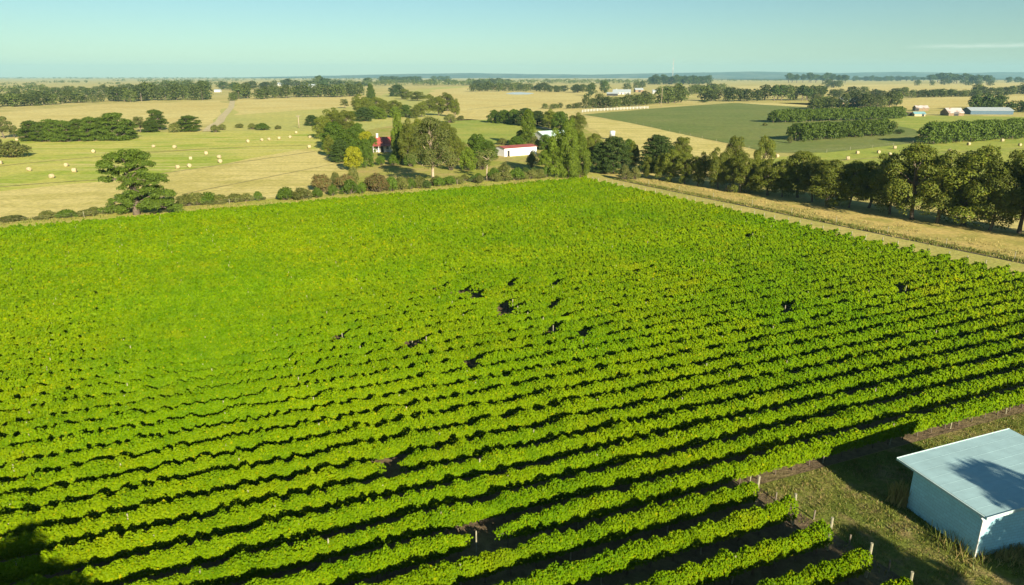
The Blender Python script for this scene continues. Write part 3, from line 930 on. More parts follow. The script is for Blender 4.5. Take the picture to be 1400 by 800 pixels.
# ------------------------------------------------------------------ the white shed in the yard
def shed():
    AC_H, B_H = 3.0, 3.9
    A = Vector((*at(1228, 628, AC_H), AC_H)); C = Vector((*at(1350, 710, AC_H), AC_H))
    ac = Vector((C.x - A.x, C.y - A.y, 0)); Lw = ac.length
    az = math.atan2(ac.y, ac.x)
    e = empty('white_shed', (A.x, A.y, .1), az)            # local x: A -> C, local y: away from the eave (to the right, uphill)
    tag(e, 'white block walled shed with pale low sloped metal roof beside the vines', 'shed')
    D = 8.5
    rise = (B_H - AC_H) / D * 1.0
    ov, ovf = 1.0, .45
    z0 = -.2
    def zr(y): return AC_H + rise * y
    x0, x1, y0, y1 = ov, Lw - ovf, .30, D - .4
    wm = block_mat('shade_tinted_block', (0.42, 0.72, 0.78))  # white walls; the teal of their skylit shade is put into the colour
    th = .18
    def wall(xa, xb, ya, yb):
        m = MB(); m.hexa([(xa, ya, z0), (xb, ya, z0), (xb, yb, z0), (xa, yb, z0), (xa, ya, zr(ya) - .13), (xb, ya, zr(ya) - .13), (xb, yb, zr(yb) - .13), (xa, yb, zr(yb) - .13)])
        return m.build('wall', wm, e)
    wall(x0, x1, y0, y0 + th); wall(x0, x1, y1 - th, y1)
    wall(x0, x0 + th, y0 + th + .002, y1 - th - .002); wall(x1 - th, x1, y0 + th + .002, y1 - th - .002)
    # roof sheet: corrugations run down the slope
    rm = ribbed_mat('pale_roof_sheet', (0.34, 0.50, 0.50), axis=0, freq=5.0, rough=.5)
    r = MB(); r.hexa([(0, 0, zr(0) - .05), (Lw, 0, zr(0) - .05), (Lw, D, zr(D) - .05), (0, D, zr(D) - .05), (0, 0, zr(0)), (Lw, 0, zr(0)), (Lw, D, zr(D)), (0, D, zr(D))])
    roof = r.build('roof', rm, e)
    tm = plain_mat('pale_trim', (0.46, 0.58, 0.54), .5, .08)
    g = MB(); g.box(-.02, Lw + .02, -.10, -.004, zr(0) - .14, zr(0) - .015); g.build('gutter', tm, e)
    for xx in (-.045, Lw + .004):
        b = MB(); b.hexa([(xx, -.1, zr(0) - .17), (xx + .04, -.1, zr(0) - .17), (xx + .04, D, zr(D) - .17), (xx, D, zr(D) - .17), (xx, -.1, zr(0) + .03), (xx + .04, -.1, zr(0) + .03), (xx + .04, D, zr(D) + .03), (xx, D, zr(D) + .03)])
        b.build('barge_board', tm, e)
    d = MB(); d.tube([(x1 + .05, y0 - .04, 0), (x1 + .05, y0 - .04, zr(0) - .5), (x1 + .04, .0 - .04, zr(0) - .16)], [.045, .045, .045], 8); d.build('downpipe', plain_mat('white_pipe', (.8, .8, .78), .4), e, True)
    for k in range(1, 8):
        xk = Lw * k / 8
        lp = MB(); lp.hexa([(xk - .02, .03, zr(.03) + .001), (xk + .02, .03, zr(.03) + .001), (xk + .02, D - .03, zr(D - .03) + .001), (xk - .02, D - .03, zr(D - .03) + .001),
                 (xk - .012, .03, zr(.03) + .005), (xk + .012, .03, zr(.03) + .005), (xk + .012, D - .03, zr(D - .03) + .005), (xk - .012, D - .03, zr(D - .03) + .005)])
        lp.build('sheet_lap', rm, roof)
    return e
shed()
# weeds at the shed foot
sx, sy = at(1230, 690)
rng = np.random.default_rng(8)
blades('dry_weeds', np.stack([sx + rng.normal(0, .28, 260), sy + rng.normal(0, .28, 260)], 1), 1.2, .09, M['dry_grass'], 'tall dry weed clump at the back corner of the shed wall', 'weeds', .2)
sx, sy = at(1318, 752)
blades('wall_weeds', np.stack([sx + rng.normal(0, .7, 240), sy + rng.normal(0, .7, 240)], 1), .8, .05, M['green_grass'], 'thin dark weeds along the shaded shed wall', 'weeds', .35)
sx, sy = at(1392, 762)
blades('sunlit_grass', np.stack([sx + rng.normal(0, 1.1, 900), sy + rng.normal(0, .5, 900)], 1), .45, .06, M['dry_grass'], 'sunlit straw grass below the front wall of the shed', 'grass', .35)

# trees beyond the edge of the picture whose shadows fall into it
SA = math.radians(SUN_AZ)
def caster(tip_px, tip_z, h, w, kind, label):
    x, y = at(*tip_px, tip_z)
    k = (h - tip_z) / math.tan(math.radians(SUN_EL))
    plant_at(x + math.sin(SA) * k, y - abs(math.cos(SA)) * k, h, w, kind, label)
caster((1301, 626), 3.3, 12.5, 7.6, 'dense', 'dark cypress whose pointed shadow lies on the shed roof')
caster((1132, 718), 0, 11.0, 8.2, 'dense', 'cypress whose shadow crosses the yard grass before the vine ends')
caster((1272, 706), 0, 11.0, 6.2, 'gum', 'gum tree shading the near yard grass')
caster((1372, 790), 0, 9.0, 4.0, 'gum', 'gum tree dappling the shed front wall with shade')
caster((12, 738), 1.0, 11.0, 8.0, 'gum', 'gum shading the near left vine rows')
caster((82, 776), 1.0, 10.0, 6.0, 'gum', 'smaller gum shading the near left corner of the vines')

# ------------------------------------------------------------------ trees: the gum row along the headland
gr = 'gums in the windbreak row beside the headland'
for a, b, c, d, lab in [(1160, 285, 224, 46, 'lower gum filling the row between the fourth and fifth windbreak gums'), (1217, 294, 216, 58, 'lower gum filling the row between the third and fourth windbreak gums'),
                        (1281, 306, 209, 70, 'lower gum filling the row between the second and third windbreak gums'), (1352, 316, 214, 74, 'lower gum filling the row between the nearest two windbreak gums'),
                        (1110, 277, 219, 42, 'lower gum filling the row between the fifth and sixth windbreak gums'), (1069, 270, 220, 38, 'lower gum filling the row between the sixth and seventh windbreak gums'),
                        (1028, 262, 216, 30, 'lower gum filling the row just beyond the seventh windbreak gum'), (1425, 326, 214, 74, 'lower gum filling the row at the right picture edge')]:
    plant(a, b, c, d, 'gum', lab, gr)
row_trees = [(1393, 319, 210, 78), (1316, 309, 207, 92), (1247, 301, 200, 86), (1187, 285, 217, 62), (1131, 283, 222, 56), (1090, 271, 210, 50), (1049, 268, 220, 50), (1040, 258, 192, 30),
             (1012, 264, 214, 40), (1000, 257, 190, 34), (982, 259, 207, 34), (953, 255, 212, 28), (936, 252, 211, 26), (918, 249, 207, 28), (902, 247, 212, 24), (886, 245, 215, 20)]
for i, (a, b, c, d) in enumerate(row_trees):
    if i == 7: lab = 'tall narrow gum rising behind the row, nearer the shed'
    elif i == 9: lab = 'tall narrow gum rising behind the row, farther from the shed'
    else: lab = ORD[i if i < 7 else i - (1 if i < 9 else 2)] + ' gum of the windbreak row counting from its near end'
    plant(a, b, c - 1, d * 1.08, 'gum', lab, gr)
plant(1455, 332, 205, 90, 'gum', 'gum at the near end of the windbreak row past the picture edge', gr)

# mid-ground trees: (x, base, top, width, kind, label)
T = [
 (187, 294, 203, 106, 'umbrella', 'large spreading cypress with layered flat crown beside the far vineyard edge', None, -.12),
 (592, 253, 163, 66, 'tall_gum', 'tall gum with pale bare trunk and olive crown behind the vineyard'),
 (666, 247, 202, 26, 'bare_gum', 'thin leaning gum with pale trunk before the long white shed'),
 (20, 215, 192, 46, 'olive_bush', 'wide grey green bush at the left of the hay paddock'),
 (-8, 205, 188, 30, 'olive_bush', 'olive bush at the left picture edge'),
 (6, 189, 160, 26, 'pale_gum', 'sparse gum at the far left end of the pine grove'),
 (20, 188, 172, 14, 'pale_gum', 'small thin gum between the left edge and the pine grove'),
 (192, 181, 160, 22, 'pale_gum', 'pale gum just right of the pine grove'),
 (216, 178, 150, 28, 'pine', 'flat topped pine standing right of the pine grove'),
 (206, 181, 165, 24, 'pine', 'low pine at the foot of the flat topped pine'),
 (259, 180, 158, 34, 'pine', 'round dark pine farthest right of the grove, beside the lane'),
 (240, 181, 166, 20, 'olive_bush', 'olive bush left of the round pine by the lane'),
 (294, 181, 170, 14, 'olive_bush', 'small bush on the right side of the lane'),
 (304, 178, 169, 12, 'olive_bush', 'small bush higher up the right side of the lane'),
 (328, 175, 169, 14, 'olive_bush', 'first low bush of the hedge line right of the lane'),
 (345, 177, 168, 14, 'olive_bush', 'second low bush of the hedge line right of the lane'),
 (360, 178, 168, 22, 'green_bush', 'widest bush of the hedge line right of the lane'),
 (380, 177, 171, 10, 'olive_bush', 'last small bush of the hedge line right of the lane'),
 (427, 172, 157, 20, 'dense', 'small dark dense tree at the far left of the homestead trees'),
 (441, 190, 160, 26, 'gum', 'olive gum on the left of the homestead clump by the bales'),
 (457, 184, 149, 34, 'gum', 'rounded gum topping the left homestead clump'),
 (474, 186, 153, 30, 'gum', 'gum on the upper right of the left homestead clump'),
 (458, 205, 166, 36, 'broad', 'bright leafy tree in the middle of the left homestead clump'),
 (478, 216, 176, 38, 'broad', 'broad green tree just above the golden tree'),
 (467, 222, 190, 30, 'dense', 'dark round tree left of the golden tree'),
 (502, 206, 180, 24, 'gold', 'yellow topped tree left of the red roofed house'),
 (484, 234, 200, 26, 'gold', 'bright golden tree standing before the homestead clump'),
 (501, 229, 190, 22, 'broad', 'green tree between the golden tree and the red roofed house'),
 (545, 214, 160, 22, 'willow', 'tall pale green tree right of the red roofed house'),
 (549, 222, 180, 24, 'lime', 'rounded light green tree below the tall pale one by the house'),
 (538, 226, 211, 16, 'green_bush', 'green bush in front of the red roofed house'),
 (559, 226, 166, 34, 'gum', 'olive gum left of the tall pale trunked gum'),
 (577, 222, 164, 36, 'gum', 'gum close behind the left of the tall pale trunked gum'),
 (612, 214, 168, 34, 'gum', 'dark gum close behind the right of the tall pale trunked gum'),
 (617, 233, 207, 22, 'olive_bush', 'olive shrub right of the tall pale trunk'),
 (606, 218, 196, 18, 'olive_bush', 'olive shrub tucked beside the tall gum crown'),
 (640, 233, 203, 24, 'lime', 'small light tree before the dark round tree near the white shed'),
 (652, 219, 183, 34, 'broad', 'dark green round tree left of the long white shed'),
 (668, 219, 192, 26, 'broad', 'green tree touching the left end of the long white shed'),
 (659, 232, 208, 22, 'olive_bush', 'olive shrub below the tree left of the long white shed'),
 (727, 229, 206, 15, 'olive_bush', 'upright olive shrub before the right end of the white shed'),
 (687, 198, 188, 16, 'olive_bush', 'first low shrub behind the white shed roof'),
 (704, 197, 187, 18, 'green_bush', 'second low shrub behind the white shed roof'),
 (721, 199, 150, 22, 'poplar', 'light green poplar standing behind the white shed'),
 (712, 196, 178, 16, 'lime', 'small light tree on the left of the poplar'),
 (731, 203, 186, 18, 'olive_bush', 'olive shrub on the right of the poplar'),
 (676, 168, 150, 20, 'broad', 'first tree from the left in the dark clump behind the lime paddock'),
 (689, 169, 150, 22, 'broad', 'second tree from the left in the dark clump behind the lime paddock'),
 (703, 170, 149, 20, 'broad', 'third tree from the left in the dark clump behind the lime paddock'),
 (719, 172, 147, 30, 'dense', 'tallest dark tree of the clump behind the poplar'),
 (735, 173, 151, 24, 'dense', 'dark tree just right of the tallest in that clump'),
 (750, 176, 151, 28, 'gum', 'gum in the clump above the curved garden path'),
 (766, 180, 152, 28, 'broad', 'leafy tree at the right of the clump above the curved path'),
 (786, 184, 156, 28, 'gum', 'rounded gum ending the dark clump on the right'),
 (762, 243, 182, 34, 'willow', 'left pale green willow at the far vineyard corner'),
 (777, 244, 172, 34, 'willow', 'tallest pale green willow at the far vineyard corner'),
 (793, 243, 188, 30, 'willow', 'right pale green willow at the far vineyard corner'),
 (784, 222, 176, 42, 'gum', 'gum behind the willows at the far vineyard corner'),
 (806, 232, 190, 24, 'gum', 'gum between the willows and the dark cypresses'),
 (820, 236, 193, 26, 'dense', 'small dark cypress left of the two large round ones'),
 (838, 237, 185, 46, 'dense', 'left of two large round dark cypresses by the corner'),
 (897, 236, 183, 50, 'dense', 'right of two large round dark cypresses by the corner'),
 (930, 232, 189, 36, 'gum', 'olive gum right of the large dark cypresses'),
 (868, 246, 226, 16, 'olive_bush', 'olive bush in the gap below the two large cypresses'),
 (853, 247, 222, 16, 'olive_bush', 'upright olive bush before the left large cypress'),
 (508, 152, 113, 14, 'dense', 'tall dark spire tree above the homestead clump'),
 (472, 148, 136, 15, 'pale_gum', 'lone small tree in the pale pasture'),
]
T += [
 (600, 226, 205, 18, 'olive_bush', 'olive shrub in the shade left of the small light tree'),
 (585, 226, 202, 26, 'dark_bush', 'dark shrub in the deep shade behind the tall pale trunk'),
 (563, 228, 206, 22, 'green_bush', 'green shrub at the left edge of the deep shade'),
 (628, 220, 190, 22, 'gum', 'gum between the tall gum and the dark round tree'),
 (690, 236, 222, 18, 'olive_bush', 'olive shrub on the lawn before the white shed'),
 (706, 200, 186, 20, 'broad', 'low green tree behind the middle of the white shed roof'),
 (746, 205, 184, 20, 'broad', 'low green tree at the right end of the white shed'),
 (745, 226, 205, 20, 'lime', 'light green tree between the white shed and the willows'),
 (752, 214, 196, 18, 'olive_bush', 'olive shrub below the cream cottage'),
 (812, 222, 184, 26, 'gum', 'gum behind the small dark cypress by the corner'),
 (866, 232, 196, 22, 'gum', 'gum filling the gap between the two large cypresses'),
 (858, 222, 190, 20, 'broad', 'green tree deeper in the gap between the two large cypresses'),
 (450, 214, 186, 20, 'gum', 'gum at the left foot of the homestead clump'),
 (452, 200, 170, 24, 'gum', 'gum midway on the left flank of the homestead clump'),
 (490, 196, 168, 24, 'broad', 'green tree above the yellow topped tree'),
 (520, 226, 212, 16, 'green_bush', 'low green bush beside the red roofed house wall'),
 (510, 208, 186, 16, 'broad', 'green tree hugging the left wall of the red roofed house'),
]
T2 = [(497, 158, 131, 32, 'gum'), (515, 155, 134, 22, 'gum'), (498, 166, 146, 26, 'dense'), (482, 160, 152, 22, 'lime'), (512, 161, 145, 22, 'lime'), (525, 160, 137, 22, 'gum'), (521, 163, 148, 18, 'lime'), (540, 160, 138, 26, 'gum'),
      (541, 161, 146, 16, 'lime'), (555, 160, 143, 20, 'broad'), (543, 132, 115, 22, 'dense'), (555, 136, 122, 22, 'gum'), (570, 138, 126, 26, 'gum'), (588, 150, 130, 20, 'gum'), (576, 160, 140, 22, 'gum'), (600, 158, 134, 24, 'gum'), (612, 152, 128, 28, 'gum'),
      (622, 160, 136, 18, 'gum'), (568, 162, 146, 16, 'gum'), (615, 168, 154, 18, 'olive_bush'), (630, 165, 158, 12, 'olive_bush')]
T2L = ['first gum from the left in the grove above the homestead', 'second gum from the left in the grove above the homestead', 'dark tree low on the left of the upper grove', 'leftmost pale tree at the foot of the upper grove',
       'pale tree second from the left at the foot of the upper grove', 'upright gum in the centre of the upper grove', 'small pale tree under the central gum of the upper grove', 'rounded gum right of centre in the upper grove',
       'pale cone shaped tree under the rounded gum of the upper grove', 'green tree at the right foot of the upper grove', 'dark round tree leading the diagonal line beyond the upper grove', 'gum second in the diagonal line beyond the upper grove',
       'wide gum third in the diagonal line beyond the upper grove', 'gum at the end of the diagonal line, above the sparse grove', 'first gum of the sparse grove beside the tan hill', 'gum in the centre of the sparse grove beside the tan hill',
       'tallest gum of the sparse grove beside the tan hill', 'rightmost gum of the sparse grove beside the tan hill', 'gum at the left foot of the sparse grove', 'bush below the sparse grove beside the tan hill', 'small bush right below the sparse grove']
for row in T:
    plant(*row)
for row, lab in zip(T2, T2L):
    plant(*row, lab)
grove = [(44, 193, 165, 32), (60, 194, 167, 28), (75, 194, 163, 30), (92, 194, 165, 30), (108, 193, 163, 30), (125, 193, 160, 30), (141, 192, 161, 30), (160, 192, 154, 42), (177, 190, 164, 26)]
for i, g_ in enumerate(grove):
    lab = 'tallest dark pine near the right end of the pine grove' if i == 7 else ORD[i] + ' dark pine from the left in the pine grove' if i < 7 else 'low dark pine ending the grove on the right'
    plant(*g_, 'pine', lab, 'pines in the left grove')
# hedgerow along the far edge of the vineyard
hr = [(15, 303, 296, 34, 'olive_bush'), (66, 299, 289, 22, 'olive_bush'), (92, 298, 288, 26, 'green_bush'), (120, 296, 287, 24, 'olive_bush'), (255, 282, 266, 26, 'olive_bush'), (270, 281, 264, 24, 'olive_bush'), (286, 280, 264, 28, 'green_bush'),
      (300, 279, 267, 24, 'olive_bush'), (322, 277, 265, 24, 'olive_bush'), (338, 276, 265, 18, 'olive_bush'), (353, 275, 261, 12, 'green_bush'), (392, 274, 257, 24, 'green_bush'), (412, 273, 257, 24, 'olive_bush'), (434, 271, 256, 13, 'green_bush'),
      (441, 262, 236, 28, 'russet_bush'), (455, 268, 251, 13, 'green_bush'), (459, 256, 234, 12, 'olive_bush'), (474, 260, 236, 26, 'russet_bush'), (478, 266, 246, 22, 'green_bush'), (484, 256, 229, 16, 'olive_bush'), (494, 265, 250, 14, 'green_bush'),
      (516, 263, 234, 30, 'russet_bush'), (536, 262, 240, 16, 'green_bush'), (550, 260, 243, 18, 'olive_bush'), (562, 259, 243, 12, 'green_bush'), (573, 258, 246, 12, 'olive_bush'), (584, 258, 247, 12, 'dark_bush'), (600, 255, 242, 16, 'green_bush'),
      (614, 254, 240, 18, 'green_bush'), (656, 251, 240, 12, 'olive_bush'), (676, 247, 228, 16, 'green_bush'), (692, 248, 234, 16, 'olive_bush'), (706, 247, 228, 20, 'green_bush'), (716, 246, 236, 12, 'olive_bush'), (727, 245, 232, 14, 'olive_bush'),
      (737, 244, 232, 16, 'olive_bush'), (746, 243, 226, 10, 'green_bush')]
hcol = dict(olive_bush='olive', green_bush='green', russet_bush='russet brown', dark_bush='dark')
cnt = {}
for h_ in hr:
    k = h_[4]; cnt[k] = cnt.get(k, 0) + 1
seen = {}
for h_ in hr:
    k = h_[4]; seen[k] = seen.get(k, 0) + 1
    n = seen[k]
    lab = f'{ORD[n-1]} {hcol[k]} bush from the left in the hedgerow behind the vineyard' if cnt[k] > 1 else f'only {hcol[k]} bush in the hedgerow, at the foot of the pale trunked gum'
    plant(h_[0], h_[1], h_[2] - 1.5, h_[3] * 1.2, h_[4], lab, 'bushes in the hedgerow behind the vineyard')
hb = random.Random(44)
for i in range(30):
    f = (i + hb.random()) / 30
    x_ = 474 + 280 * f; y_ = 263 - 19 * f - hb.uniform(0, 5)
    plant(x_, y_, y_ - hb.uniform(8, 15), hb.uniform(11, 19), hb.choice(['olive_bush', 'green_bush', 'olive_bush', 'dark_bush']), 'low mixed bush filling the hedgerow behind the far vine rows', 'filler bushes of the hedgerow')
for i in range(16):
    f = (i + hb.random()) / 16
    x_ = 40 + 400 * f; y_ = 302 - 33 * f - hb.uniform(0, 3)
    plant(x_, y_, y_ - hb.uniform(5, 10), hb.uniform(12, 22), 'olive_bush', 'low straggling bush along the left part of the hedgerow', 'straggling hedgerow bushes')
# a few plants by the farmyard on the right
plant(1221, 177, 166, 12, 'olive_bush', 'grey bush between the second and third cypress hedges')
plant(1230, 183, 176, 16, 'dark_bush', 'low dark bush at the left end of the third cypress hedge')
plant(1080, 196, 185, 9, 'olive_bush', 'small dry bush at the left foot of the second cypress hedge')
plant(962, 140, 136, 14, 'dark_bush', 'low dark bush on the far edge of the green pasture')
plant(1046, 172, 168, 8, 'olive_bush', 'small bush left of the first cypress hedge')


# ------------------------------------------------------------------ clipped cypress hedges
def hedge(pa, pb, h, w, label, seed, leaf=.6):
    a = np.array(at(*pa)); b = np.array(at(*pb))
    L = np.linalg.norm(b - a); d = (b - a) / L; nrm = np.array([-d[1], d[0]])
    rng = np.random.default_rng(seed)
    e = empty('cypress_hedge', (a[0], a[1], 0))
    tag(e, label, 'hedge', 'cypress hedges beside the green pasture')
    clumps = []
    s = w * .3
    while s < L - w * .3:
        hh = h * rng.uniform(.90, 1.04)
        for k in range(9):
            z = hh * (.12 + .72 * rng.random())
            side = rng.choice([-1, 1]) * w * .5 * (.86 if z < h * .6 else .7)
            p = d * (s + rng.uniform(-1.2, 1.2)) + nrm * side
            r = rng.uniform(.9, 1.5)
            clumps.append(((p[0], p[1], z), (r, r, r * .75)))
        p = d * s
        clumps.append(((p[0], p[1], hh * .55), (w * .42, w * .42, hh * .44)))
        clumps.append(((p[0] + rng.normal() * .4, p[1] + rng.normal() * .4, hh * .86), (w * .32, w * .32, hh * .16)))
        s += 2.4
    for q in (0, L):
        for k in range(6):
            an = rng.uniform(-1.4, 1.4)
            p = d * (q + (w * .35 * (1 if q == 0 else -1)) - math.cos(an) * w * .4 * (1 if q == 0 else -1)) + nrm * math.sin(an) * w * .45
            clumps.append(((p[0], p[1], h * rng.uniform(.15, .8)), (1.3, 1.3, 1.1)))
    new_obj('foliage', crown_mesh('foliage', clumps, leaf, M['cypress'], rng, .9, up=.4), e)
    tk = MB()
    s = 1.5
    while s < L:
        p = d * s; tk.tube([(p[0], p[1], -.2), (p[0], p[1], h * .6)], [.25, .12], 5); s += 2.4
    t = tk.build('trunk', M['bark'], e); t['kind'] = 'stuff'
hedge((1054, 168), (1235, 161.5), 7.4, 9, 'farthest cypress hedge, standing behind the second one at the pasture', 71)
hedge((1084, 193), (1212, 184), 7.0, 9, 'middle cypress hedge with a sunlit front beside the green pasture', 72)
hedge((1262, 197), (1520, 181), 8.3, 9, 'nearest cypress hedge, a long dark wall before the farm buildings', 73)

# ------------------------------------------------------------------ distant tree belts
def belt(pts, n, hpx, wpx, kinds, label, group, seed, jy=1.0):
    r = random.Random(seed)
    seg = [math.hypot(pts[i + 1][0] - pts[i][0], pts[i + 1][1] - pts[i][1]) for i in range(len(pts) - 1)]
    tot = sum(seg)
    for i in range(n):
        q = (i + .5 + r.uniform(-.35, .35)) / n * tot
        k = 0
        while q > seg[k] and k < len(seg) - 1:
            q -= seg[k]; k += 1
        f = q / seg[k]
        x = pts[k][0] + (pts[k + 1][0] - pts[k][0]) * f
        y = pts[k][1] + (pts[k + 1][1] - pts[k][1]) * f + r.uniform(-jy, jy)
        hh = r.uniform(*hpx)
        lb = label
        plant(x, y, y - hh, r.uniform(*wpx) * 1.22, r.choice(kinds), lb, group)
FG = ['far', 'far', 'far_low']
belt([(-40, 150), (5, 146), (60, 143), (110, 140)], 14, (14, 21), (14, 22), FG, 'gum in the long belt at the far left edge of the stubble field', 'far left tree belt', 1)
belt([(0, 136), (90, 131), (150, 129)], 14, (9, 15), (12, 18), FG, 'gum in the second belt behind the far left belt', 'second left belt', 2, 2)
belt([(112, 140), (140, 139)], 3, (10, 12), (12, 14), ['far_low'], 'low round bush tree in the gap of the far left belt', 'round trees in the left gap', 3)
belt([(152, 139), (200, 138), (240, 136), (288, 136)], 17, (17, 26), (16, 22), FG + ['far_dark'], 'tree in the dense dark wood left of the lane', 'wood left of the lane', 4, 1.2)
belt([(160, 128), (290, 122)], 12, (9, 14), (13, 18), FG, 'tree behind the dense wood left of the lane', 'trees behind the left wood', 5, 2)
belt([(316, 138), (322, 137)], 2, (9, 12), (10, 13), ['far_low'], 'low bush tree at the top of the lane', 'bush trees at the lane top', 6, .5)
belt([(324, 136), (342, 135)], 3, (17, 24), (14, 18), ['far'], 'gum in the small stand right of the lane top', 'stand right of the lane top', 7)
belt([(352, 135), (396, 133)], 5, (14, 20), (13, 18), ['far'], 'gum in the stand between the lane and the white house', 'stand before the white house', 8)
belt([(402, 133), (450, 133), (494, 132)], 13, (14, 19), (13, 18), ['far'], 'gum in the even belt above the pale pasture', 'even belt above the pasture', 9, .6)
belt([(300, 123), (420, 119), (505, 119)], 20, (8, 14), (13, 19), FG + ['far_dark'], 'tree in the wood around the far white house', 'wood around the white house', 10, 2.5)
plant(437, 119, 103, 16, 'far_dark', 'tall dark tree right of the far white house')
plant(444, 121, 109, 14, 'far_dark', 'lower dark tree right of the far white house')
belt([(520, 113.5), (575, 113)], 9, (8, 10), (9, 13), ['far_dark'], 'dark tree in the low plantation on the horizon above the upper grove', 'horizon plantation left', 11, .3)
belt([(590, 111), (616, 111)], 4, (6, 8), (8, 11), ['far_dark'], 'tree of the small dark horizon clump near the centre', 'central horizon clump', 12, .3)
belt([(645, 125), (700, 124), (775, 126)], 20, (8, 13), (10, 15), FG, 'gum in the belt beyond the tan hill', 'belt beyond the tan hill', 13, 1)
belt([(652, 118), (700, 115)], 6, (7, 10), (12, 16), ['far'], 'tall gum standing behind the belt beyond the tan hill', 'gums behind the hill belt', 14, .5)
plant(808, 131, 113, 18, 'far_dark', 'dark spreading tree left of the far farmhouse')
plant(826, 127, 110, 18, 'far_dark', 'dark tree close to the left of the far farmhouse')
belt([(782, 127), (802, 126)], 3, (9, 12), (12, 16), FG, 'gum left of the dark spreading tree by the farmhouse', 'gums by the farmhouse', 15, .5)
belt([(742, 149), (795, 148)], 7, (6, 9), (9, 13), ['far_low'], 'low dark shrub tree along the top of the homestead clump', 'shrub trees above the homestead', 16, .7)
belt([(797, 148), (850, 146), (895, 143)], 12, (13, 20), (13, 18), FG, 'gum in the belt below the far farmhouse', 'belt below the farmhouse', 17, 1)
belt([(900, 142), (935, 140)], 6, (22, 28), (15, 20), ['far'], 'taller gum in the belt right of the far power pole', 'tall gums right of the pole', 18, .6)
belt([(940, 128), (1000, 130)], 7, (10, 15), (13, 18), FG + ['far_low'], 'tree in the scrub under the radio mast', 'scrub under the mast', 19, 2)
belt([(955, 137), (1000, 139), (1050, 137)], 9, (15, 22), (15, 22), FG, 'gum in the belt along the top of the green pasture', 'belt topping the green pasture', 20, 1)
belt([(855, 123), (880, 121)], 3, (8, 10), (12, 14), ['far_low'], 'round tree behind the far farmhouse roofs', 'trees behind the farmhouse', 21, .7)
belt([(886, 115.5), (972, 115)], 15, (11, 14), (9, 13), ['far_dark'], 'tall dark tree in the plantation right of the radio mast', 'plantation by the mast', 22, .4)
belt([(1052, 137), (1100, 138), (1128, 136)], 10, (17, 23), (13, 19), ['far', 'far_umb'], 'dark gum in the stand left of the tin roof cottage', 'stand left of the cottage', 23, 1)
belt([(1108, 149), (1140, 149)], 5, (14, 20), (13, 18), ['far', 'far_low'], 'bright tree before the tin roof cottage', 'trees before the cottage', 24, 1)
belt([(1150, 148), (1195, 148), (1228, 145)], 9, (15, 23), (14, 20), FG, 'gum around the tin roof cottage', 'gums around the cottage', 25, 1)
belt([(1130, 134), (1190, 133), (1240, 134)], 8, (10, 16), (13, 17), FG, 'gum behind the tin roof cottage', 'gums behind the cottage', 26, 1)
belt([(1074, 113), (1120, 113), (1160, 114)], 13, (10, 14), (8, 12), ['far_umb'], 'tall bare stemmed pine on the horizon right of the hills gap', 'horizon pines', 27, .4)
belt([(1130, 120), (1148, 120)], 3, (9, 13), (12, 16), ['far'], 'gum before the horizon pines', 'gums before the pines', 28, .5)
belt([(1165, 111), (1265, 111)], 14, (5, 8), (7, 11), ['far_umb', 'far_dark'], 'small tree of the thin row on the right horizon', 'thin horizon row', 29, .3)
belt([(1268, 113), (1350, 115)], 11, (11, 15), (11, 16), ['far_umb', 'far_dark'], 'large dark tree on the right horizon', 'dark horizon trees', 30, .6)
belt([(1352, 113), (1420, 113), (1500, 113)], 10, (6, 9), (9, 13), ['far_dark'], 'dark tree low on the horizon at the right edge', 'right edge horizon trees', 31, .4)
for i, (x, b, t_, w_) in enumerate([(1254, 117, 109, 12), (1274, 117, 110, 9), (1291, 116, 107, 15)]):
    plant(x, b, t_, w_, 'far_low', ['left', 'middle', 'right'][i] + ' of three lone trees in the dry field on the right')
belt([(1322, 117), (1360, 117)], 3, (5, 7), (9, 12), ['far_low'], 'low dark tree at the back of the right dry field', 'trees behind the right field', 32, .4)
belt([(1242, 134), (1270, 133), (1340, 132)], 14, (8, 12), (11, 16), FG, 'tree in the dark hedge line beyond the farm buildings', 'hedge line beyond the farm', 33, .6)
belt([(1330, 131), (1400, 129), (1470, 128)], 15, (11, 17), (12, 17), FG, 'gum in the belt at the right edge beyond the farm', 'right edge belt', 34, 1.2)
belt([(1328, 150), (1352, 150), (1372, 149)], 6, (17, 23), (15, 20), ['far_dark'], 'dark tree behind the long blue walled shed', 'dark trees behind the blue shed', 35, .6)
belt([(1376, 155), (1440, 153)], 6, (13, 18), (13, 17), ['far', 'far_dark'], 'tree at the right end of the long blue walled shed', 'trees at the blue shed end', 36, 1)


def woodland(name, strips, label, seed, leaf, mat='far'):
    """far woods that read as one mass: leaf clumps over many crowns"""
    rng = np.random.default_rng(seed)
    P, N, S = [], [], []
    for (x0, y0, x1, y1, hpx, n) in strips:
        for i in range(n):
            f = rng.random()
            X = x0 + (x1 - x0) * f; Y = y0 + (y1 - y0) * f + rng.normal() * .18
            x, y = at(X, max(Y, 105.2))
            d = depth(x, y)
            h = hpx * d / F * rng.uniform(.6, 1.15)
            h = min(h, 26)
            w = h * rng.uniform(.5, .9)
            p, nr = clump_points((x, y, h * .55), (w, w, h * .45), 34, rng)
            P.append(p); N.append(nr); S.append(np.full(34, h * .22))
    P = np.concatenate(P); N = np.concatenate(N); S = np.concatenate(S)
    v, f = leaf_quads(P, N, S, rng)
    return tag(new_obj(name, mesh_np(name, v, [f], M[mat])), label, 'woodland', None, 'stuff')
woodland('distant_woodland', [(500, 117.5, 700, 116, 8, 110), (700, 114.5, 890, 114.5, 6, 110), (590, 117, 650, 117, 7, 30), (980, 111.5, 1070, 111, 2.5, 40), (0, 128, 60, 124, 9, 22)],
         'low green wood that lines the plain below the central horizon', 81, 1)
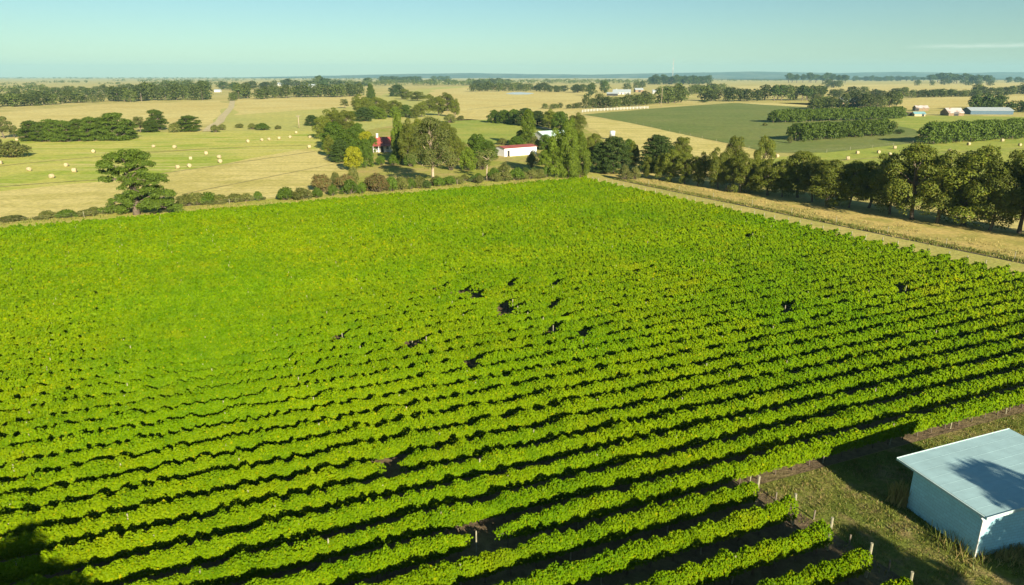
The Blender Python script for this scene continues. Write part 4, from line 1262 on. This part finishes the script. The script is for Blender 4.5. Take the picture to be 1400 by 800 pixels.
woodland('plain_woodland', [(-300, 108.5, 60, 108, 2.5, 110), (60, 108, 330, 108.5, 2.5, 130), (50, 114, 120, 113.5, 3.5, 34), (135, 116, 170, 115.5, 3, 20), (-60, 117, 50, 118, 5, 40), (150, 112, 330, 112, 3.5, 70),
                            (300, 110, 520, 109.5, 3, 90), (-300, 106.3, 400, 106.2, 1.0, 120), (400, 107, 900, 107, 1.2, 110), (200, 118, 300, 117, 6, 30)],
         'thin bands of woodland across the hazy plain on the left', 82, 1)

# ------------------------------------------------------------------ hay bales
bale_mb = MB()
def bale_mesh():
    n = 20
    R_, L_ = .75, .62
    prof = [(0, -L_), (R_ * .55, -L_ - .02), (R_ * .93, -L_), (R_, -L_ + .08), (R_ * 1.015, -.2), (R_ * 1.015, .2), (R_, L_ - .08), (R_ * .93, L_), (R_ * .55, L_ + .02), (0, L_)]
    v = []
    for r, x in prof:
        for k in range(n):
            a = 2 * math.pi * k / n
            q = r * (1 + .015 * math.sin(5 * a))
            v.append((x, q * math.cos(a), max(q * math.sin(a) + R_ * .97, 0.0)))
    f = [(i * n + k, i * n + (k + 1) % n, (i + 1) * n + (k + 1) % n, (i + 1) * n + k) for i in range(len(prof) - 1) for k in range(n)]
    return mesh_np('hay_bale', v, [np.array(f)], M['straw'], True)
bale_me = bale_mesh()
bl = [(71, 244, 'bale nearest the big spreading cypress on its left'), (40, 234, 'second nearest bale left of the big cypress'), (91, 228, 'bale behind the nearest bale, left of the cypress'), (102, 236, 'bale closest to the cypress crown on the left'),
      (128, 209, 'lone bale above the cypress on its left'), (210, 202, 'bale straight above the crown of the cypress'), (239, 203, 'bale up and right of the cypress crown'), (282, 212, 'bale highest of the cluster right of the cypress'),
      (261, 219, 'bale in the middle of the cluster right of the cypress'), (300, 217, 'rightmost bale of the cluster, upper of two together'), (301, 223, 'rightmost bale of the cluster, lower of two together'), (259, 229, 'bale low in the cluster, right of two side by side'),
      (243, 231, 'bale low in the cluster, left of two side by side'), (339, 195, 'lone bale below the hedge line right of the lane'), (1, 225, 'bale at the left edge of the paddock'), (23, 193, 'bale just below the pine grove'),
      (358, 193, 'first bale from the left in the line toward the homestead trees'), (368, 192, 'second bale from the left in the line toward the homestead trees'), (382, 191, 'third bale from the left in the line toward the homestead trees'),
      (397, 189, 'fourth bale from the left in the line toward the homestead trees'), (424, 189, 'last bale in the line, beside the homestead trees'), (423, 203, 'bale at the tip of the tree shadow by the homestead'), (405, 183, 'small far bale beyond the line near the homestead'),
      (1159, 219, 'bale nearest the gum row in the lush paddock'), (1172, 211, 'bale second from the left in the lush paddock'), (1201, 210, 'left of a close pair of bales in the lush paddock'), (1216, 213, 'right of a close pair of bales in the lush paddock'),
      (1223, 204, 'bale behind the close pair near the paddock edge'), (1298, 208, 'bale in the middle of the lush paddock above the big gum'), (1324, 199, 'bale close under the nearest cypress hedge'), (1356, 212, 'bale above the gums toward the right side'),
      (1370, 194, 'bale high at the right under the cypress hedge'), (1394, 200, 'bale at the right edge under the cypress hedge'), (1062, 216, 'yellow bale by the fence behind the gum row')]
br = random.Random(9)
for x, y, lab in bl:
    p = at(x, y)
    o = new_obj('hay_bale', bale_me, None, (p[0], p[1], .07))
    sc = br.uniform(.70, .84); o.scale = (sc, sc, sc); o.rotation_euler = (0, 0, br.uniform(0, 3.14))
    tag(o, 'round straw ' + lab, 'hay bale', 'round hay bales on the paddocks')
dk = bale_me.copy(); dk.materials.clear(); dk.materials.append(plain_mat('dark_wrap', (.03, .03, .028), .4))
p = at(998, 263)
o = new_obj('wrapped_bale', dk, None, (p[0], p[1], .05)); o.scale = (1.25, 1.25, 1.25); o.rotation_euler = (0, 0, .6)
tag(o, 'dark wrapped round bale standing in the shade under the gum row', 'hay bale')

# ------------------------------------------------------------------ farm buildings
WHITE = plain_mat('white_weatherboard', (.52, .51, .47), .7, .06)
RED = ribbed_mat('red_roof', (.30, .075, .055), 0, 4, .5)
GREY = ribbed_mat('grey_roof', (.33, .37, .37), 0, 4, .45)
TEAL = ribbed_mat('teal_roof', (.18, .33, .34), 0, 4, .45)
PALE = ribbed_mat('pale_green_roof', (.46, .60, .52), 0, 4, .45)
RUST = ribbed_mat('rusty_roof', (.45, .42, .38), 0, 4, .6, (.27, .14, .08), .8)
BLUE = ribbed_mat('shaded_blue_wall', (.03, .075, .11), 0, 4, .5)  # blue darkened in the colour itself to read as a wall in shade
BRICK = plain_mat('tan_brick', (.22, .15, .085), .85, .15)
DARKW = plain_mat('dark_opening', (.03, .03, .03), .8)
GLASS = plain_mat('dark_window', (.05, .07, .08), .15)


def house(name, loc, rz, L, W, eave, ridge, wall_m, roof_m, label, cat, wins=(), door=None, chimney=False, over=.35, front_wall=None, verandah=False):
    """gabled building; local x along the ridge, local -y is the front"""
    e = empty(name, (loc[0], loc[1], .05), rz)
    tag(e, label, cat)
    m = MB()
    v = [(-L / 2, -W / 2, -.2), (L / 2, -W / 2, -.2), (L / 2, W / 2, -.2), (-L / 2, W / 2, -.2), (-L / 2, -W / 2, eave), (L / 2, -W / 2, eave), (L / 2, W / 2, eave), (-L / 2, W / 2, eave),
         (-L / 2, 0, ridge - .05), (L / 2, 0, ridge - .05)]
    m.add(v, [(0, 1, 5, 4), (2, 3, 7, 6), (4, 5, 9, 8), (6, 7, 8, 9)], [(4, 8, 7), (5, 6, 9)])
    m.add([v[1], v[2], v[6], v[5]], [(0, 1, 2, 3)]); m.add([v[3], v[0], v[4], v[7]], [(0, 1, 2, 3)])
    m.build('wall', wall_m, e)
    r = MB()
    k = (ridge - eave) / (W / 2)
    hw = W / 2 + over; ze = ridge - k * hw; a = L / 2 + over; th = .09
    for sgn in (-1, 1):
        pts = [(-a, sgn * hw, ze), (a, sgn * hw, ze), (a, 0, ridge), (-a, 0, ridge)]
        if sgn > 0: pts = [pts[1], pts[0], pts[3], pts[2]]
        r.hexa([(p_[0], p_[1], p_[2]) for p_ in pts] + [(p_[0], p_[1], p_[2] + th) for p_ in pts])
    roof = r.build('roof', roof_m, e)
    if chimney:
        c = MB(); c.box(-L * .3 - .35, -L * .3 + .35, -.35, .35, ridge - .5, ridge + 1.2); c.box(-L * .3 - .42, -L * .3 + .42, -.42, .42, ridge + 1.203, ridge + 1.35); c.build('chimney', WHITE, roof)
    for (wx, ww, wz, wh) in wins:
        b = MB(); b.box(wx - ww / 2, wx + ww / 2, -W / 2 - .06, -W / 2 - .003, wz, wz + wh); f = b.build('window', WHITE, e)
        g_ = MB(); g_.box(wx - ww / 2 + .1, wx + ww / 2 - .1, -W / 2 - .08, -W / 2 - .062, wz + .1, wz + wh - .1); g_.build('pane', GLASS, f)
    if door:
        wx, ww, wh = door
        b = MB(); b.box(wx - ww / 2, wx + ww / 2, -W / 2 - .07, -W / 2 - .003, 0, wh); b.build('door', DARKW, e)
    if verandah:
        vr = MB(); vr.hexa([(-L / 2, -W / 2 - 2.2, eave - .55), (L / 2, -W / 2 - 2.2, eave - .55), (L / 2, -W / 2 - .1, eave - .1), (-L / 2, -W / 2 - .1, eave - .1),
                            (-L / 2, -W / 2 - 2.2, eave - .48), (L / 2, -W / 2 - 2.2, eave - .48), (L / 2, -W / 2 - .1, eave - .03), (-L / 2, -W / 2 - .1, eave - .03)])
        vr.build('verandah', roof_m, e)
        for q in range(4):
            x = -L / 2 + .2 + q * (L - .4) / 3
            pm = MB(); pm.box(x - .07, x + .07, -W / 2 - 2.1, -W / 2 - 1.96, 0, eave - .56); pm.build('verandah_post', WHITE, e)
    return e


house('farmhouse', at(524, 207), math.radians(4), 6.2, 6, 2.8, 5.0, WHITE, RED, 'small white house with red roof and white chimney among the trees', 'house', wins=[(-1.9, 1.0, .9, 1.3), (1.9, 1.0, .9, 1.3)], door=(0, 1.0, 2.1), chimney=True, verandah=True)
# long white shed with red roof
a = Vector(at(690, 214.5)); b = Vector(at(733.5, 211)); mid = (a + b) / 2; dd = b - a
W_ = 6.0
off = Vector((-dd.y, dd.x)).normalized() * W_ / 2
house('long_shed', tuple(mid + off), math.atan2(dd.y, dd.x), dd.length, W_, 2.7, 3.25, plain_mat('white_sheet_wall', (.78, .76, .72), .6, .05), RED, 'long low white shed with a red roof behind the vineyard', 'shed', door=(-5.2, 1.0, 2.0), over=.25)
a = Vector(at(738, 194)); b = Vector(at(768, 192)); mid = (a + b) / 2; dd = b - a
house('cottage', tuple(mid + Vector((0, 3))), math.atan2(dd.y, dd.x), dd.length * 1.1, 8, 2.3, 4.0, WHITE, PALE, 'cream cottage with pale green roof behind the poplar', 'house', wins=[(-2.5, 1.2, .7, 1.2), (1.5, 1.2, .7, 1.2)], door=(3.6, 1.0, 2.0))
x, y = at(837, 191)
e = empty('water_tank', (x, y, 0)); tag(e, 'small grey water tank on a stand behind the dark cypress', 'water tank')
m = MB()
for sx_ in (-.9, .9):
    for sy_ in (-.9, .9):
        q = MB(); q.box(sx_ - .08, sx_ + .08, sy_ - .08, sy_ + .08, -.1, 1.5); q.build('leg', M['stake'], e)
m = MB(); m.box(-1.2, 1.2, -1.2, 1.2, 1.503, 1.65); m.build('platform', M['stake'], e)
m = MB(); m.tube([(0, 0, 1.653), (0, 0, 3.6), (0, 0, 3.75)], [1.15, 1.15, .5], 20); m.build('tank', plain_mat('galvanised', (.5, .55, .56), .4, .1), e, True)
# far farmhouse group
house('far_farmhouse', at(850, 129), math.radians(-12), 26, 14, 3.2, 7.0, WHITE, GREY, 'wide white farmhouse with pale grey roof in the far trees', 'house', wins=[(-9, 2, .9, 1.6), (-4, 2, .9, 1.6), (5, 2, .9, 1.6), (10, 2, .9, 1.6)], door=(0, 1.4, 2.3), chimney=True)
house('far_barn', at(873, 126), math.radians(8), 14, 10, 3.8, 6.5, BRICK, GREY, 'small pale roofed barn right of the far farmhouse', 'barn', door=(0, 4, 3))
house('far_shed', at(899, 128), math.radians(-5), 16, 9, 3.6, 5.8, WHITE, GREY, 'white shed behind the far power pole', 'shed', door=(2, 4, 3))
house('far_machinery_shed', at(837, 131), math.radians(-8), 15, 8, 3, 4.6, DARKW, GREY, 'dark open shed left of the far farmhouse', 'shed')
house('far_white_house', at(425, 120.5), math.radians(-6), 26, 14, 4.2, 8.5, WHITE, GREY, 'white house in the wood near the left horizon', 'house', wins=[(-8, 2.2, 1, 1.8), (0, 2.2, 1, 1.8), (8, 2.2, 1, 1.8)])
house('far_cottage', at(385, 117), math.radians(5), 22, 12, 4, 8, WHITE, GREY, 'tiny pale cottage left of the white house by the horizon', 'house')
house('field_shed', at(298, 126), math.radians(0), 10, 7, 3, 4.6, WHITE, GREY, 'tiny white shed behind the dense wood by the lane', 'shed')
house('tin_cottage', at(1156, 142), math.radians(22), 17, 9, 3, 5.6, BRICK, GREY, 'cottage with pale tin roof hidden among gums', 'house', wins=[(-4, 1.6, .9, 1.4), (4, 1.6, .9, 1.4)])
# farmyard on the right
house('rusty_barn', at(1258, 151.5), math.radians(-6), 9, 7, 2.2, 4.0, BRICK, RUST, 'farm building with rusty orange roof and dark left end', 'barn', door=(-4, 3, 2.4))
house('teal_shed', at(1255, 159), math.radians(-4), 7, 5, 1.6, 2.9, plain_mat('cream_wall', (.42, .33, .2), .8), TEAL, 'low shed with teal roof before the rusty barn', 'shed', door=(2, 1.5, 1.9))
house('open_shed', at(1238, 158.5), math.radians(-4), 8, 5, 1.6, 2.5, DARKW, plain_mat('brown_roof', (.13, .09, .06), .8), 'dark open fronted shed left of the teal roofed shed', 'shed')
house('patched_barn', at(1301, 158), math.radians(-3), 10, 11, 2.0, 5.0, BRICK, RUST, 'barn with a patched pale and rusty metal roof', 'barn', door=(0, 3, 2.6))
house('blue_shed', at(1349, 156), math.radians(-4), 29, 12, 2.6, 4.6, BLUE, GREY, 'long farm shed with shaded blue walls and grey roof', 'shed')
x, y = at(1226, 158)
e = empty('white_tank', (x, y, 0)); tag(e, 'small round white water tank left of the farm sheds', 'water tank')
MB().tube([(0, 0, 0), (0, 0, 2.8), (0, 0, 3.2)], [1.3, 1.3, .3], 18).build('tank', WHITE, e, True)
MB().tube([(1.42, 0, 0), (1.42, 0, 2.7)], [.06, .06], 6).build('pipe', M['stake'], e)

# ------------------------------------------------------------------ fences, poles, mast
def fence(name, pts, step, hgt, mat, label, wires=(.45, .8, 1.1), wr=.008, pr=.05, rail=False):
    e = empty(name, (pts[0][0], pts[0][1], .05)); tag(e, label, 'fence')
    o0 = np.array(pts[0])
    pm = MB().tube([(0, 0, -.2), (0, 0, hgt)], [pr, pr * .9], 6).mesh('post', mat)
    wv = MB()
    pos = []
    for i in range(len(pts) - 1):
        a_ = np.array(pts[i]); b_ = np.array(pts[i + 1]); L = np.linalg.norm(b_ - a_); n = max(1, int(L / step))
        for k in range(n):
            pos.append(a_ + (b_ - a_) * k / n - o0)
    pos.append(np.array(pts[-1]) - o0)
    for p_ in pos:
        c = new_obj('post', pm, e, (p_[0], p_[1], 0)); c.rotation_euler = (rr.uniform(-.05, .05), rr.uniform(-.05, .05), 0)
    for w in wires:
        wm_ = MB()
        for p_, q_ in zip(pos[:-1], pos[1:]):
            wm_.tube([(p_[0], p_[1], w), (q_[0], q_[1], w)], [wr, wr], 4, cap=False)
        wm_.build('rail' if rail else 'wire', mat, e)
    return e
fence('wire_fence', [st(112.4, -144), st(112.6, -100), st(112.5, -50), st(112.4, -5)], 9.0, 1.35, M['post'], 'post and wire fence along the verge between headland and gums')
fence('far_wire_fence', [at(-120, 322), at(0, 309), at(400, 272), at(470, 264), at(760, 243)], 12.0, 1.3, M['post'], 'wire fence along the hedgerow behind the vineyard')
fence('pasture_fence', [at(860, 168), at(960, 190), at(1050, 211), at(1130, 209), at(1248, 197)], 13.0, 1.3, M['post'], 'old fence between the green pasture and the dry slope')
WF = plain_mat('white_rail', (.55, .54, .50), .7)
fence('white_fence', [at(796, 153.6), at(812, 152.2), at(840, 150.6), at(866, 149.2), at(886, 148.4)], 4.0, 1.8, WF, 'long white rail fence at the left corner of the green pasture', wires=(.4, .85, 1.3, 1.7), wr=.07, pr=.22, rail=True)


def pole(pxx, base, top, label):
    x, y = at(pxx, base)
    d = depth(x, y); h = (base - top) * d / F
    e = empty('power_pole', (x, y, 0), .4); tag(e, label, 'power pole')
    MB().tube([(0, 0, -.2), (0, 0, h)], [.22, .16], 8).build('pole', M['pale_bark'], e, True)
    c = MB(); c.box(-1.1, 1.1, -.08, .08, h - .7, h - .52); c.build('crossarm', M['stake'], e)
    for k in (-.95, 0, .95):
        MB().tube([(k, 0, h - .519), (k, 0, h - .25)], [.07, .04], 6).build('insulator', WHITE, e)
pole(409, 175, 158, 'thin pale power pole beside the left homestead trees')
pole(904, 146, 121, 'brown power pole before the gum belt on the far pasture edge')


def mast():
    x, y = at(919, 115)
    h = 33 * depth(x, y) / F
    e = empty('radio_mast', (x, y, 0)); tag(e, 'tall thin pale lattice radio mast on the horizon', 'mast')
    cm = [plain_mat('mast_white', (.45, .45, .44), .5), plain_mat('mast_steel', (.36, .34, .33), .5)]
    n = 7
    for k in range(n):
        z0, z1 = h * k / n, h * (k + 1) / n - .05
        w0 = 1.1 - .6 * k / n; w1 = 1.1 - .6 * (k + 1) / n
        m = MB()
        P0 = [(-w0, -w0), (w0, -w0), (w0, w0), (-w0, w0)]; P1 = [(-w1, -w1), (w1, -w1), (w1, w1), (-w1, w1)]
        for (ax, ay), (bx, by) in zip(P0, P1):
            m.tube([(ax, ay, z0), (bx, by, z1)], [.15, .15], 5)
        for j in range(4):
            a_, b_ = P0[j], P1[(j + 1) % 4]
            m.tube([(a_[0], a_[1], z0), (b_[0], b_[1], z1)], [.08, .08], 4)
            a_, b_ = P0[(j + 1) % 4], P1[j]
            m.tube([(a_[0], a_[1], z0), (b_[0], b_[1], z1)], [.08, .08], 4)
            a_, b_ = P1[j], P1[(j + 1) % 4]
            m.tube([(a_[0], a_[1], z1), (b_[0], b_[1], z1)], [.08, .08], 4)
        m.build('mast_section', cm[k % 2], e)
    for z in (.62, .8):
        MB().tube([(-2.0, -.6, h * z), (-2.0, .6, h * z)], [1.1, 1.1], 14).build('dish', WHITE, e, True)
mast()

# ------------------------------------------------------------------ air
hm, nt, out = new_mat('haze_air')
pv = nd(nt, 'ShaderNodeVolumePrincipled', {'Color': (0.40, 0.74, 0.84, 1), 'Density': 0.00008, 'Anisotropy': 0.0})
nt.links.new(pv.outputs[0], out.inputs['Volume'])
hz = MB(); hz.box(-13500, 13500, -3000, 13500, -1.0, 210.0)
tag(hz.build('haze', hm), 'pale haze over the plain', 'haze', None, 'stuff')

# ------------------------------------------------------------------ light, sky, camera
w = bpy.data.worlds.new('World'); scene.world = w; w.use_nodes = True
nt = w.node_tree; nt.nodes.clear()
sky = nt.nodes.new('ShaderNodeTexSky'); sky.sky_type = 'NISHITA'; sky.sun_disc = False
sky.sun_elevation = math.radians(SUN_EL); sky.sun_rotation = math.radians(SUN_AZ)
sky.altitude = 50; sky.air_density = 1.0; sky.dust_density = 0.15; sky.ozone_density = 1.0
tint = mixc(nt, 1.0, sky.outputs[0], (0.52, 0.71, 0.765), 'MULTIPLY')
# a thin streak of cirrus low on the right
tc = nd(nt, 'ShaderNodeTexCoord')
sep = nd(nt, 'ShaderNodeSeparateXYZ', {0: tc.outputs['Generated']})
azm = nd(nt, 'ShaderNodeMath', {0: sep.outputs[0], 1: sep.outputs[1]}, operation='DIVIDE').outputs[0]
mp = nd(nt, 'ShaderNodeMapping', {'Vector': tc.outputs['Generated'], 'Scale': (14, 14, 160)})
cn = noise(nt, mp.outputs[0], 1.0, 5, .6)
a1 = ramp(nt, azm, .52, .62); a2 = ramp(nt, azm, .68, .78, 1, 0)
e1 = ramp(nt, sep.outputs[2], .0295, .033); e2 = ramp(nt, sep.outputs[2], .033, .0375, 1, 0)
fy = ramp(nt, sep.outputs[1], .0, .1)
k = nd(nt, 'ShaderNodeMath', {0: a1, 1: a2}, operation='MULTIPLY').outputs[0]
for q in (e1, e2, fy, ramp(nt, cn, .38, .62, 0, .38)):
    k = nd(nt, 'ShaderNodeMath', {0: k, 1: q}, operation='MULTIPLY').outputs[0]
col = mixc(nt, k, tint, (9.0, 9.6, 8.2))
bg = nd(nt, 'ShaderNodeBackground', {'Color': col, 'Strength': 0.05})
wo = nt.nodes.new('ShaderNodeOutputWorld')
nt.links.new(bg.outputs[0], wo.inputs[0])

sun = bpy.data.lights.new('sun', 'SUN'); sun.energy = 5.0; sun.angle = math.radians(.5); sun.color = (1.0, .90, .72)
so = bpy.data.objects.new('sun', sun); link(so)
az, el = math.radians(SUN_AZ), math.radians(SUN_EL)
dirv = Vector((math.sin(az) * math.cos(el), math.cos(az) * math.cos(el), math.sin(el)))
so.rotation_euler = (-dirv).to_track_quat('-Z', 'Y').to_euler()
so.location = (60, -60, 120)

cam = bpy.data.cameras.new('camera'); cam.sensor_width = 36; cam.sensor_fit = 'HORIZONTAL'; cam.lens = 36 * F / 1400
cam.clip_start = .5; cam.clip_end = 60000
co = bpy.data.objects.new('camera', cam); link(co)
co.location = (0, 0, CAM_H); co.rotation_euler = (math.pi / 2 - PITCH, 0, 0)
scene.camera = co
scene.view_settings.view_transform = 'Standard'; scene.view_settings.look = 'None'
scene.view_settings.exposure = 1.3; scene.view_settings.gamma = 1.0
scene.cycles.max_bounces = 6; scene.cycles.diffuse_bounces = 3; scene.cycles.transmission_bounces = 3; scene.cycles.glossy_bounces = 2; scene.cycles.volume_bounces = 0
scene.cycles.use_denoising = True
